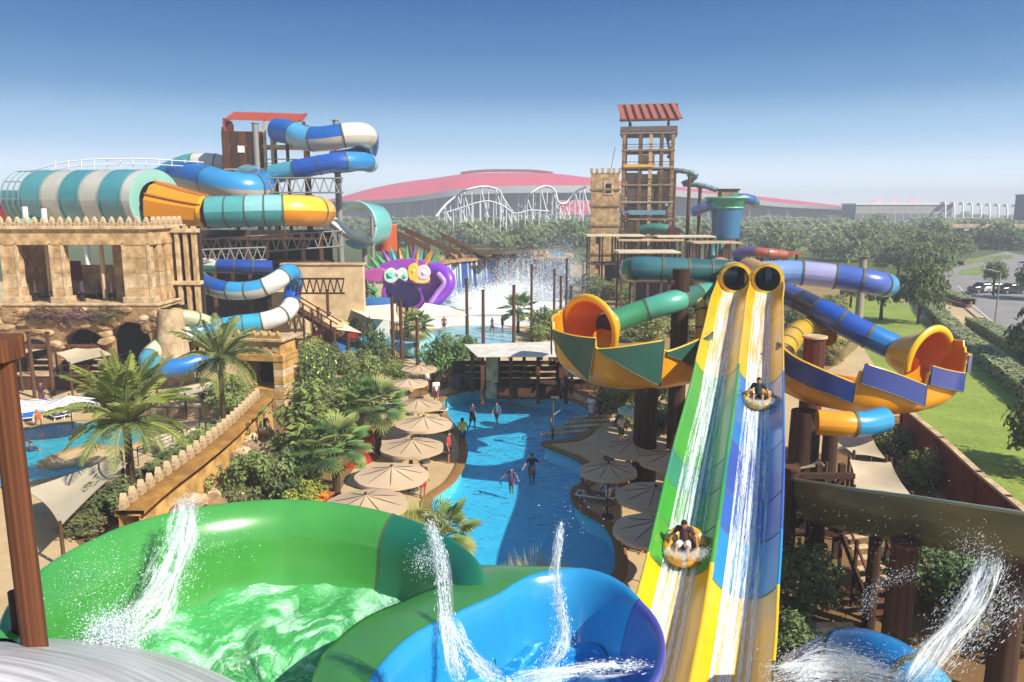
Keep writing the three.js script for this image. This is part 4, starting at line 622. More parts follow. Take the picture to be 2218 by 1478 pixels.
slideTube('tube_slide', 'teal tube running between the wooden pole pair and the tall bush', [[800, 742, 74], [850, 752, 71], [900, 756, 70], [930, 735, 73]], .7, [[gloss('#5fa6b4'), null, 1], [gloss('#8cc0c4'), null, 1]]);
// ------------------------------------------------------------------ left part: stone pavilion, drum slide, tower with tubes
function merlon(w = .5, h = .6, d = .25) { const s = new THREE.Shape(); s.moveTo(-w / 2, 0); s.lineTo(w / 2, 0); s.lineTo(w / 2, h * .35); s.lineTo(w * .28, h * .4); s.lineTo(w * .28, h * .62); s.lineTo(0, h); s.lineTo(-w * .28, h * .62); s.lineTo(-w * .28, h * .4); s.lineTo(-w / 2, h * .35); s.closePath(); const o = new THREE.Path(); o.absarc(0, h * .4, w * .1, 0, PI * 2); s.holes.push(o); return buv(new THREE.ExtrudeGeometry(s, { depth: d, bevelEnabled: false, curveSegments: 6 }).translate(0, 0, -d / 2)); }
{
  const A = P(14, 655, 60), B = P(345, 650, 61), y0 = 6.5, yb = P(180, 528, 60).y, L = B.x - A.x, t = thing('stone_pavilion', 'sandstone arcade building with crenellated roof on top of the rock base', 'building', [A.x, 0, (A.z + B.z) / 2], 0);
  // upper storey: piers along the front, then the right side
  const piers = [[0, 1.15], [3.85, .95], [9.6, 2.0]], hh = yb - y0, dep = 5.6, block = (n, w, h, d, x, y, z, m = W.stone) => { const rows = 4, g = []; for (let r = 0; r < rows; r++) { const q = part(n, rbx(w - .02 * (r % 2), h / rows - .02, d - .02 * (r % 2), x, y + (r + .5) * h / rows, z, .03), r % 3 === 1 ? W.pale : m, t); } };
  part('floor', rbx(L + .9, .5, dep + 1.2, L / 2, y0 - .25, -dep / 2, .06), W.stone, t); part('floor_edge', rbx(L + 1.2, .2, dep + 1.5, L / 2, y0 - .1, -dep / 2, .05), W.pale, t);
  piers.forEach(([x, w]) => { block('pier_block', w, hh, .9, x + w / 2, y0, 0); part('pilaster', bx(.22, hh, .2, x + w + .0, y0 + hh / 2, .4), W.pale, t); part('pilaster', bx(.22, hh, .2, x + .02, y0 + hh / 2, .4), W.pale, t); part('plinth', rbx(w + .5, .5, 1.2, x + w / 2, y0 + .25, .06, .05), W.pale, t); });
  part('column', cyl(.2, .17, hh, 6.9, y0, -1.4, 14), W.pale, t); part('column', cyl(.2, .17, hh, 2.5, y0, -1.4, 14), W.pale, t); part('pier', bx(.9, hh, .7, 7.9, y0 + hh / 2, -2.4), W.stone, t);
  for (let k = 0; k < 4; k++) { block('pier_block', .7, hh, .8, L - .35, y0, -1.5 - k * 1.35 + .1); }
  part('back_wall', bx(L, hh * .55, .3, L / 2, y0 + hh * .275, -dep), W.pale, t); part('left_wall', bx(.3, hh, dep - .5, .15, y0 + hh / 2, -dep / 2), W.stone, t);
  for (const [x, w, c] of [[2.2, 1.3, '#7a3026'], [6.6, 1.4, '#b9772a'], [9.0, 1.2, '#3a2418']]) part('wall_hanging', bx(w, 1.7, .06, x, y0 + 2.1, -dep + .2), std(c, .9), t);
  part('lintel', rbx(L + .1, 1.25, 1.0, L / 2, yb + .5, -.0, .05), W.stone, t); part('lintel', rbx(.9, 1.25, dep - .5, L - .4, yb + .5, -dep / 2 - .25, .05), W.stone, t); part('cornice', rbx(L + .6, .28, 1.5, L / 2, yb + 1.24, 0, .06), W.pale, t); part('cornice', rbx(1.4, .28, dep + .4, L - .35, yb + 1.235, -dep / 2, .06), W.pale, t); part('roof', bx(L - .2, .2, dep, L / 2, yb + 1.0, -dep / 2), W.plaster, t);
  const mg = merlon(.55, .72, .3); for (let k = 0; k < 18; k++) { const m = part('merlon', mg, W.pale, t); m.position.set(.2 + k * (L - .3) / 17, yb + 1.375, .45); } for (let k = 0; k < 6; k++) { const m = part('merlon', mg, W.pale, t); m.position.set(L + .1, yb + 1.375, -.3 - k * .95); m.rotation.y = PI / 2; }
  // dining things in the bays
  for (let k = 0; k < 9; k++) { const x = 1.6 + (k % 3) * .75 + floor(k / 3) * 3.1, z = -.7 - (k % 2) * 1.1; const tb = thing('dining_table', 'small dark table in the stone arcade, ' + ['leftmost bay left', 'leftmost bay middle', 'leftmost bay right', 'middle bay left', 'middle bay centre', 'middle bay right', 'right bay left', 'right bay centre', 'right bay right'][k], 'table', [A.x + x, y0, t.position.z + z]); part('top', cyl(.38, .38, .05, 0, .72, 0, 14), W.dwood, tb); part('stand', cyl(.2, .05, .72, 0, 0, 0, 8), W.black, tb); part('umbrella_stub', cyl(.12, .05, .9, 0, .77, 0, 8), std('#4a3a48', .9), tb); }
  // rear wing on the right
  const w = thing('stone_tower_wing', 'narrow sandstone wing with slender piers right of the arcade building', 'building', [P(392, 660, 64).x, 0, -64]), wh = P(392, 490, 64).y;
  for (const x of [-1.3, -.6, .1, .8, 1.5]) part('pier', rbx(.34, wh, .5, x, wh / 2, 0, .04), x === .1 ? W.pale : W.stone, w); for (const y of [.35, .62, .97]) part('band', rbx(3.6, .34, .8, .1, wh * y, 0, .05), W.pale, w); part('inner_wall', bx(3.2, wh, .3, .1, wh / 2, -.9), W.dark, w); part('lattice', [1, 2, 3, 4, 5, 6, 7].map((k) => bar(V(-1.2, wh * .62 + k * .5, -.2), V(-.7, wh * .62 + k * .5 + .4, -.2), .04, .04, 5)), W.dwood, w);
  // rock base with arches
  const R = rng(61), r = thing('rock_base', 'rough brown rock wall with dark arches under the stone arcade', 'rock wall', [A.x, 0, t.position.z]);
  const arches = [[1.9, 1.3, 3.6], [5.9, 1.9, 4.4], [9.6, 1.7, 5.0]], s = new THREE.Shape(); s.moveTo(-1.2, 0); s.lineTo(L + 1.6, 0); s.lineTo(L + 1.2, y0 - .5); s.lineTo(-1.2, y0 - .5); s.closePath(); arches.forEach(([x, w2, h2]) => { const o = new THREE.Path(); o.moveTo(x - w2, .05); o.lineTo(x - w2, h2 - w2); o.absarc(x, h2 - w2, w2, PI, 0, true); o.lineTo(x + w2, .05); o.closePath(); s.holes.push(o); });
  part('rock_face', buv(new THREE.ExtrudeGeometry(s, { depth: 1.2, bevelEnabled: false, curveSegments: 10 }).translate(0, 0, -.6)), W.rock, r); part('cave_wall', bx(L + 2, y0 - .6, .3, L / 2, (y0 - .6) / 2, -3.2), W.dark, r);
  const sg = [0, 1, 2].map((k) => { const g = new THREE.IcosahedronGeometry(.5, 1), p = g.attributes.position; for (let i = 0; i < p.count; i++) { const f = .75 + .5 * vnoise(p.getX(i) * 4 + 9, p.getY(i) * 4 + p.getZ(i) * 3 + 9, 64, k + 3); p.setXYZ(i, p.getX(i) * f, p.getY(i) * f, p.getZ(i) * f); } g.computeVertexNormals(); return buv(g); });
  for (let i = 0; i < 110; i++) { const x = -1 + R() * (L + 2), y = R() * (y0 - .7); if (arches.some(([ax, aw, ah]) => abs(x - ax) < aw && y < ah - .2 && (y < ah - aw || hypot(x - ax, y - ah + aw) < aw))) continue; const m = part('stone', sg[i % 3], [W.rock, W.stone, W.pale][R() * 2.4 | 0], r); m.position.set(x, y + .2, .55); m.scale.set(.8 + R() * .9, .5 + R() * .5, .5 + R() * .3); m.rotation.z = (R() - .5) * .6; }
  globalThis.stoneGeo = sg;
  part('buttress', buv(new THREE.CylinderGeometry(.9, 1.5, y0 - .5, 9).translate(L + 1.2, (y0 - .5) / 2, .4)), W.pale, r);
  // creepers along the ledge
  for (const [x, y, rr, c] of [[L * .5, y0 - 1.0, 1.0, '#6a4a58'], [L * .68, y0 - .9, .9, '#5a5436'], [L * .25, y0 - .9, 1.0, '#5c4640']]) { const m = part('creeper', CR.bush[1], leafMat(c), r); m.position.set(x, y, .9); m.scale.set(rr * 1.6, rr * .7, .5); }
}
// the striped drum with its funnel
{
  const t = thing('drum_slide', 'huge teal and white striped drum slide with orange funnel behind the stone arcade', 'water slide'), a = P(62, 432, 82), b = P(338, 436, 74), c = curve([a, a.clone().lerp(b, .5), b]), R = 3.0, ax = b.clone().sub(a).normalize();
  const bands = [['drum_frame', '#6fa8a8', 0, .16], ['drum_band', '#5fa3a3', .16, .33], ['drum_band', '#d4ccb8', .33, .48], ['drum_band', '#4f9a9c', .48, .63], ['drum_band', '#d4ccb8', .63, .78], ['drum_band', '#55a0a2', .78, .94], ['drum_rim', '#ded8ca', .94, 1]];
  bands.forEach(([n, cl, s, e], i) => { if (i) part(n, sweep(c, arcProf(R, 0, 2 * PI, 40), 8, s, e), gloss(cl, .35), t); else { part(n, sweep(c, arcProf(R * .97, PI * .9, PI * 2.1, 24), 6, s, e), gloss(cl, .35), t); for (let k = 0; k < 4; k++) part('hoop', sweep(c, arcProf(R + .06, 0, 2 * PI, 40), 1, .005 + k * .05, .018 + k * .05), std('#7fa8a4', .6), t); for (let k = 0; k < 6; k++) { const an = k / 5 * PI, Rt = V(-ax.z, 0, ax.x).multiplyScalar(-1); part('strut', bar(c.getPointAt(0).addScaledVector(UPV, sin(an) * R).addScaledVector(Rt, cos(an) * R), c.getPointAt(.16).addScaledVector(UPV, sin(an) * R).addScaledVector(Rt, cos(an) * R), .06, .06, 6), std('#7fa8a4', .6), t); } } });
  for (const s of [.16, .33, .48, .63, .78, .94]) part('hoop', sweep(c, arcProf(R + .07, 0, 2 * PI, 40), 1, s - .006, s + .006), std('#86a8a2', .6), t);
  part('drum_end', new THREE.RingGeometry(1.9, R, 40).applyMatrix4(new THREE.Matrix4().lookAt(V(0, 0, 0), ax.clone().negate(), UPV).setPosition(b)), gloss('#8cbcae', .4), t);
  const e = P(452, 460, 73), f = curve([b.clone().add(V(.1, -.3, .1)), b.clone().lerp(e, .5).add(V(0, -.2, 0)), e]);
  part('funnel', sweep(f, (q) => arcProf(lerp(2.25, 1.55, q), .2, .2 + 2 * PI, 9), 10), std('#dc8a10', .35, { flatShading: true }), t); part('funnel_rim', sweep(f, arcProf(1.62, 0, 2 * PI, 24), 2, .93, 1), C.yellow, t); for (let k = 0; k < 3; k++) part('funnel_ridge', sweep(f, (q) => { const an = .4 + k * .8, r = lerp(2.28, 1.58, q); return [[cos(an) * r, sin(an) * r], [cos(an + .05) * (r + .15), sin(an + .05) * (r + .15)], [cos(an + .1) * r, sin(an + .1) * r]]; }, 10), gloss('#b86a10', .4), t);
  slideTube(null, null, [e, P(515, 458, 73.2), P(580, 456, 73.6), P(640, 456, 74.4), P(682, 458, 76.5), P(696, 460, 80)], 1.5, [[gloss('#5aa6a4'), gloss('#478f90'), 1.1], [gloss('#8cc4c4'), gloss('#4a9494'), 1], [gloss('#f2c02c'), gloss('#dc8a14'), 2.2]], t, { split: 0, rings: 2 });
  for (const [u, v] of [[55, 470], [96, 474], [182, 478], [265, 480], [312, 480]]) { const q = P(u, v, 76); part('drum_leg', bar(V(q.x, P(u, 512, 76).y - 12, q.z), V(q.x, q.y + 1, q.z), .26, .26, 10), W.white, t); }
  part('walkway_rail', [tubeG([P(60, 372, 84), P(150, 350, 83), P(300, 344, 82), P(440, 352, 82)], .07, 20, 6), tubeG([P(60, 384, 84), P(150, 362, 83), P(300, 356, 82), P(440, 362, 82)], .06, 20, 6)], W.white, t); for (let k = 0; k < 12; k++) part('rail_post', bar(P(120 + k * 28, 364 - k * .4, 82.5), P(120 + k * 28, 348 - k * .2, 82.5), .05, .05, 5), W.white, t);
}
slideTube('tube_slide', 'red slide tube entering the striped drum from the left edge', [[-120, 466, 84], [-40, 470, 83], [30, 462, 82.5], [70, 440, 82]], 1.55, [[gloss('#b83232'), gloss('#b83a30'), 1.4], [gloss('#c4b8a0'), gloss('#c03a34'), .5], [gloss('#b02c2c'), null, 1]]);
slideTube('tube_slide', 'mint tube under the left end of the striped drum', [[25, 520, 78], [50, 498, 78], [90, 488, 79], [150, 484, 80], [260, 486, 80]], 1.1, [[gloss('#6fb4a4'), null, 1], [gloss('#4a9c90'), null, 1]]);
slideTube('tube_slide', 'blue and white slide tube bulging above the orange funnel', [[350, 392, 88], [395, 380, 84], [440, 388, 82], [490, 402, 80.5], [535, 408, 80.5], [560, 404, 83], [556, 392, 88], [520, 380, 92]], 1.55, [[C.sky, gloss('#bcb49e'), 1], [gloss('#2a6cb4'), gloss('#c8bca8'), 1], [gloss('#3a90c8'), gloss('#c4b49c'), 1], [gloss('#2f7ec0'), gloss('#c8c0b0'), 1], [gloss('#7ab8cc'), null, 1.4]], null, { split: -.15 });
slideTube('tube_slide', 'teal tube with white top at the upper left behind the drum', [[360, 372, 96], [420, 352, 94], [480, 356, 94], [510, 370, 95]], 1.1, [[gloss('#58a8a0'), null, 1], [gloss('#d8cfc0'), null, 1]]);
// brown tower with red slatted roof
{
  const o = P(540, 360, 90), t = thing('slide_tower', 'brown slide tower with red slatted roof and white window behind the drum', 'tower', [o.x, 0, o.z], .12), y1 = P(540, 366, 90).y, y2 = P(540, 285, 90).y, yr = P(540, 262, 90).y;
  part('wall_panel', bx(4.6, y2 - y1, .3, -.6, (y1 + y2) / 2, 0), W.brown, t); part('wall_panel', bx(.3, y2 - y1 + .5, 4, -2.75, (y1 + y2) / 2 + .25, -2.2), std('#5a3e30', .9, { map: TX.wood }), t); for (let k = 0; k < 5; k++) part('plank', bx(.84, y2 - y1 - .1, .08, -2.4 + k * .9, (y1 + y2) / 2, .2), [W.brown, W.dwood][k % 2], t);
  part('window', bx(.75, .75, .1, -.75, (y1 + y2) / 2 + .1, .3), std('#e6e2dc', .5), t);
  for (const x of [1.9, 2.7, 4.4, 6.4]) part('column', rbx(.34, yr, .34, x, yr / 2, .1, .03), x < 3 ? W.pale : W.pole, t); for (const x of [-2.6, 2.3, 6.2]) part('column', rbx(.34, yr, .34, x, yr / 2, -4, .03), W.pole, t);
  for (const y of [y1 - 3, y1, y1 + 2.6]) part('floor_slab', rbx(9.4, .25, 4.6, 1.9, y, -2.1, .04), W.plaster, t);
  part('gable', bx(.2, 1.4, 4, -2.6, yr - .4, -2), std('#8a4030', .9), t); for (let k = 0; k < 9; k++) { const s = part('roof_slat', bx(8.6, .18, .3, 1.9, 0, 0), std('#b04a38', .8), t); s.position.set(0, yr + .2 + k * .15, -.2 - k * .55); s.rotation.z = -.015; } for (const x of [-2, 2, 6]) part('rafter', beam(V(x, yr + .05, .2), V(x, yr + 1.45, -4.9), .2, .2), std('#8a3a2c', .8), t);
  part('balustrade', [bar(V(2, y1 + 1.1, .3), V(6.6, y1 + 1.1, .3), .06), bar(V(2, y1 + .6, .3), V(6.6, y1 + .6, .3), .04)], W.pale, t);
}
slideTube('tube_slide', 'top blue and white tube looping out of the brown tower', [[600, 282, 90], [632, 288, 88.5], [660, 300, 87.5], [705, 300, 86.8], [755, 292, 87], [786, 292, 89], [796, 305, 92], [790, 330, 94], [770, 345, 92], [720, 352, 92]], 1.35, [[gloss('#1d64b4'), null, .9], [gloss('#58a8d0'), gloss('#c8bfae'), .8], [gloss('#2060b0'), gloss('#c4b8a4'), 1], [gloss('#d4d0c4'), gloss('#c8bfae'), 1.2], [gloss('#1d5cb0'), null, 1.2], [gloss('#3a3f80'), null, 1.6]], null, { split: -.1 });
slideTube('tube_slide', 'lower blue to pale teal tube wrapping round the right steel mast', [[590, 378, 86], [630, 370, 85.4], [690, 358, 85], [745, 350, 85.3], [785, 350, 87.5], [800, 354, 91], [795, 352, 95]], 1.05, [[gloss('#56a4b4'), null, .8], [gloss('#1f58b0'), null, 1.5], [gloss('#2a84c4'), null, 1], [gloss('#a8ccc8'), null, 1.8]]);
// steel masts and trusses
function truss(label, a, b, h, n, mat, r = .09) { const t = thing('truss', label, 'truss'), A = P(...a), B = P(...b), d = V(0, -h, 0); part('chord', bar(A, B, r), mat, t); part('chord', bar(A.clone().add(d), B.clone().add(d), r), mat, t); for (let i = 0; i < n; i++) { const p = A.clone().lerp(B, i / n), q = A.clone().lerp(B, (i + .5) / n).add(d), s = A.clone().lerp(B, (i + 1) / n); part('brace', bar(p, q, r * .7, r * .7, 6), mat, t); part('brace', bar(q, s, r * .7, r * .7, 6), mat, t); } return t; }
poleAt('tall steel mast left of the yellow tube end', 577, 268, 706, .42, W.steel, 'steel_mast', 'mast'); poleAt('tall steel mast carrying the blue loop, right one', 744, 262, 700, .42, W.steel, 'steel_mast', 'mast'); poleAt('slim steel mast right of the teal wave bowl', 812, 470, 690, .25, W.steel, 'steel_mast', 'mast');
truss('upper steel truss between the two tall masts', [580, 386, 82], [742, 386, 82], 1.5, 8, W.steel); truss('middle steel truss under the yellow tube', [420, 520, 76], [742, 500, 80], 1.6, 14, W.steel); truss('lower steel truss left under the teal tube', [418, 542, 72], [575, 536, 74], 1.2, 8, W.steel); truss('brown truss in front of the tan wall', [640, 604, 70], [745, 604, 70], 1.35, 7, W.dwood);
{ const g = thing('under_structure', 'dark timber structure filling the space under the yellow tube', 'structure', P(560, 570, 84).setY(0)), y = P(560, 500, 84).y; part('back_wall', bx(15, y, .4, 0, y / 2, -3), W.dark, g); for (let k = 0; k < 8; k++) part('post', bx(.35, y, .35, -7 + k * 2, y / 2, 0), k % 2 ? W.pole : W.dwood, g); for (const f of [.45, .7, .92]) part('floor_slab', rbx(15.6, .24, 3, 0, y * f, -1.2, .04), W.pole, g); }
{ const o = P(690, 640, 77), t = thing('tan_wall', 'plain tan rendered wall behind the brown truss', 'wall', [o.x, 0, o.z]), y = P(690, 574, 77).y; part('wall', rbx(8.2, y, 1, .6, y / 2, 0, .05), W.plaster, t); part('coping', rbx(8.5, .2, 1.3, .6, y + .1, 0, .04), W.pale, t); part('wall', rbx(3, y * .72, 4, -2, y * .36, 2.2, .05), W.plaster, t); }
// teal wave bowl and orange panel right of the mast
{
  const o = P(775, 488, 84), t = thing('wave_bowl', 'teal half bowl wave slide with white inside right of the steel mast', 'water slide', o, -.5);
  const g = (r, d, a0, a1) => grid((i, j) => { const a = lerp(a0, a1, i), k = j; return V(cos(a) * r * (1 - .12 * k * k), sin(a) * r * (1 - .12 * k * k), -d * k); }, 36, 6); part('shell', g(2.5, 3.2, -PI * .75, PI * .75), gloss('#6fb0a8', .35), t); part('inside', g(2.38, 3.1, -PI * .75, PI * .75), gloss('#b4d0c8', .4), t); part('rim', sweep(new THREE.CatmullRomCurve3(Array.from({ length: 20 }, (_, i) => { const a = -PI * .75 + PI * 1.5 * i / 19; return V(cos(a) * 2.5, sin(a) * 2.5, 0); })), arcProf(.16, 0, 2 * PI, 8), 50), gloss('#9ccabc', .35), t); part('bed', sweep(curve([V(-5.2, 1.4, 1.5), V(-3, .2, 1), V(-1, -1.4, .3), V(1.5, -2.2, -1)]), [[-1.4, .5], [-1.1, 0], [1.1, 0], [1.4, .5]], 20), gloss('#cfd6d2', .4), t); part('support', bar(V(0, -2.4, -1), V(0, -o.y, -1), .3, .3, 10), W.steel, t);
  const p = P(836, 516, 90), q = thing('curved_slide', 'rust orange curved slide piece beside the teal wave bowl', 'water slide', p); part('panel', grid((i, j) => V(-1.3 + 2.6 * i, 1.5 - 3 * j, 1.2 * sin(i * PI) * .8), 12, 6), gloss('#b8501c', .4), q); part('edge', bar(V(-1.3, 1.5, 0), V(1.3, 1.5, 0), .1), C.amber, q); part('post', bar(V(0, -1.5, 0), V(0, -p.y, 0), .25), W.steel, q);
}
// lower blue and white slide with its coil
slideTube('tube_slide', 'navy and white straight tube above the lower coil', [[405, 572, 73], [470, 576, 73], [530, 578, 73], [590, 580, 73.5]], .7, [[gloss('#d4d0cc'), gloss('#4f8f7c'), 1.2], [gloss('#24489c'), gloss('#28407c'), 2]]);
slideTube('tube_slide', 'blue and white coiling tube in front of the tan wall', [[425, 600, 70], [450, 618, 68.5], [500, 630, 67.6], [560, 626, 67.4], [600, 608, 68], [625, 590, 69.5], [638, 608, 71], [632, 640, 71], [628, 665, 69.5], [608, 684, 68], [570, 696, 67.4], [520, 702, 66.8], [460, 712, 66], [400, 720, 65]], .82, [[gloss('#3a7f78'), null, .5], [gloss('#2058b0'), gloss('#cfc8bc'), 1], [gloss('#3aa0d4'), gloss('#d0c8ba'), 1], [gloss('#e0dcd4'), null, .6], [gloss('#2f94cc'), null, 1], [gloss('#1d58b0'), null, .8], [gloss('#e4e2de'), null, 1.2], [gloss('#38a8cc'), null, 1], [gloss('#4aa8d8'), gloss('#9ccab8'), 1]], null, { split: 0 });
slideTube('tube_slide', 'cream to blue tube winding down beside the big date palm', [[470, 716, 64], [420, 720, 63], [370, 738, 61], [330, 765, 59], [322, 785, 57.5], [350, 797, 57], [400, 792, 57.5], [440, 780, 58.5], [470, 790, 60]], .72, [[gloss('#2f94c8'), gloss('#9cbc9c'), .9], [gloss('#e2dfd8'), null, 1], [gloss('#d2ceb0'), null, .8], [gloss('#4aa0b8'), null, .9], [gloss('#2878c0'), null, 1], [gloss('#2f5c94'), null, .8]]);
slideTube('tube_slide', 'pale green tube at the right foot of the stone arcade', [[330, 690, 62], [365, 686, 62], [410, 688, 62.5], [450, 700, 64], [470, 715, 66]], .62, [[gloss('#b8bc92'), null, 1], [gloss('#c4c69c'), null, 1]]);
// stairway railing going down to the sails
{ const t = thing('stairway', 'brown timber stairway descending from the tan wall to the sails', 'stairs'), a = P(635, 640, 71), b = P(735, 700, 68); for (let k = 0; k < 14; k++) { const p = a.clone().lerp(b, k / 13); part('tread', bx(.5, .1, 1.5, p.x, p.y - 1.1, p.z), W.wood, t); } for (const dz of [-.75, .75]) { part('handrail', bar(a.clone().add(V(0, 0, dz)), b.clone().add(V(0, 0, dz)), .06), W.dwood, t); part('stringer', beam(a.clone().add(V(0, -1.15, dz)), b.clone().add(V(0, -1.15, dz)), .1, .3), W.dwood, t); } for (let k = 0; k < 5; k++) { const p = a.clone().lerp(b, (k + .3) / 5); part('post', bar(V(p.x, 0, p.z + .8), V(p.x, p.y, p.z + .8), .09), W.dwood, t); } }
// sandstone gate tower
{
  const o = G(585, 872), t = thing('stone_gate', 'ochre sandstone gate tower with dark opening behind the crenellated wall', 'gate tower', o, -.18), h = P(585, 742, -o.z).y, w = 3.0;
  for (const s of [-1, 1]) { for (let r = 0; r < 6; r++) part('stone_block', rbx(.75, h * .74 / 6 - .015, 2.4, s * (w / 2 - .1), (r + .5) * h * .74 / 6, 0, .04), r % 2 ? W.ochre : W.pale, t); }
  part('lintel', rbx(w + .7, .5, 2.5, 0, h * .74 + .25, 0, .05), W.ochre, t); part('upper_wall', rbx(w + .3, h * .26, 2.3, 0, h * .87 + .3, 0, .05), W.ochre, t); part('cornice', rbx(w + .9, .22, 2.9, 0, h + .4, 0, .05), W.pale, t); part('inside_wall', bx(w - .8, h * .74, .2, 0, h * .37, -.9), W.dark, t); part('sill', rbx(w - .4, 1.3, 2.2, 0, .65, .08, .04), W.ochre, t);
  const mg = merlon(.5, .55, .25); for (let k = 0; k < 6; k++) { const m = part('merlon', mg, W.ochre, t); m.position.set(-w / 2 + k * w / 5, h + .51, 1.2); } for (let k = 0; k < 8; k++) part('relief_stone', rbx(.34, .3, .08, -1.2 + k * .34, h * .85 + .2 + (k % 2) * .2, 1.18, .02), W.pale, t);
}
// crenellated wall climbing to the gate
{
  const t = thing('crenellated_wall', 'ochre wall with small pale merlons running from the gate to the green bowl', 'wall'), y = 2.2, pts = [[278, 1112], [340, 1060], [410, 1008], [480, 952], [530, 905], [572, 862]].map(([u, v]) => G(u, v, y)), c = curve(pts);
  part('wall', sweep(c, [[-.45, -2.2], [-.4, -.12], [.4, -.12], [.5, -2.2]], 50), W.ochre, t); part('coping', sweep(c, [[-.55, -.14], [-.55, .1], [.6, .1], [.6, -.14], [-.55, -.14]], 50), std('#c9a050', .9, { map: TX.stone }), t);
  const mg = merlon(.42, .62, .22); for (let k = 0; k < 24; k++) { const s = (k + .4) / 24, p = c.getPointAt(s), T = c.getTangentAt(s), m = part('merlon', mg, W.pale, t); const R = T.clone().cross(UPV).normalize(); m.position.copy(p).addScaledVector(R, -.3).add(V(0, .1, 0)); m.rotation.y = atan2(-T.z, T.x); }
  // rockery on its slope
  const R = rng(88), k = thing('rockery', 'pale stones heaped on the slope below the crenellated wall', 'rockery'); for (let i = 0; i < 90; i++) { const s = R() * .8, p = c.getPointAt(s), T = c.getTangentAt(s), X = T.clone().cross(UPV).normalize(), w = .6 + R() * 2.4; const m = part('stone', stoneGeo[i % 3], [W.pale, W.rock, std('#b8aaa0', .95, { map: TX.stone })][i % 3], k); m.position.copy(p).addScaledVector(X, w); m.position.y = max(.1, 1.6 - w * .55); m.scale.set(.5 + R() * .7, .4 + R() * .4, .5 + R() * .6); m.rotation.set(R(), R() * 6, R()); }
}
// terrace bars at the far left
{
  const t = thing('terrace_bar', 'low timber terrace bar with shelves under the left shade sails', 'bar', G(120, 842)); part('counter', rbx(6, 1.1, 1, 0, .55, 0, .05), W.brown, t); part('counter_top', rbx(6.3, .1, 1.2, 0, 1.15, 0, .03), W.pale, t); part('back_wall', bx(7, 2.6, .2, 0, 1.3, -2.4), W.dark, t); for (let k = 0; k < 3; k++) part('shelf', bx(6, .07, .4, 0, .9 + k * .5, -2.2), W.pale, t); for (const x of [-3.2, 0, 3.2]) part('post', bx(.2, 3, .2, x, 1.5, -2), W.wood, t); part('roof_beam', beam(V(-3.6, 3.05, -2), V(3.6, 3.05, -2), .24), W.wood, t);
  const l = thing('low_terrace_wall', 'long low pale wall beneath the shade sail behind the big date palm', 'wall', G(420, 905), -.12); for (let k = 0; k < 7; k++) part('stone_block', rbx(1.15, .8, .5, -3.6 + k * 1.2, .4, 0, .05), k % 2 ? W.pale : W.stone, l); part('coping', rbx(8.6, .12, .7, 0, .86, 0, .03), W.pale, l);
  for (const [u, v, n] of [[20, 826, 'leftmost'], [190, 815, 'middle'], [260, 800, 'right']]) { const s = thing('timber_shelter', 'small timber shelter among the left sails, ' + n + ' one', 'shelter', G(u, v)); for (const [x, z] of [[-1.4, .9], [1.4, .9], [-1.4, -.9], [1.4, -.9]]) part('post', bx(.16, 2.4, .16, x, 1.2, z), W.wood, s); for (let k = 0; k < 8; k++) part('slat', bx(3.4, .06, .2, 0, 2.45, -1 + k * .29), W.pale, s); part('counter', rbx(2.6, 1, .6, 0, .5, .2, .04), n === 'middle' ? W.plaster : W.brown, s); part('back_wall', bx(2.8, 2, .1, 0, 1, -.95), W.dwood, s); }
}
// railing on the deck edge
{ const t = thing('glass_railing', 'thin wire railing along the deck under the tall date palm', 'railing'), pts = [[300, 1010], [400, 965], [480, 920]].map(([u, v]) => G(u, v)); const c = curve(pts); part('top_rail', sweep(c, arcProf(.03, 0, 2 * PI, 6).map(([x, y]) => [x, y + 1.05]), 20), W.dsteel, t); part('wire', sweep(c, arcProf(.012, 0, 2 * PI, 5).map(([x, y]) => [x, y + .6]), 20), W.dsteel, t); for (let k = 0; k < 7; k++) { const p = c.getPointAt(k / 6); part('post', cyl(.03, .03, 1.05, p.x, 0, p.z, 6), W.dsteel, t); } }
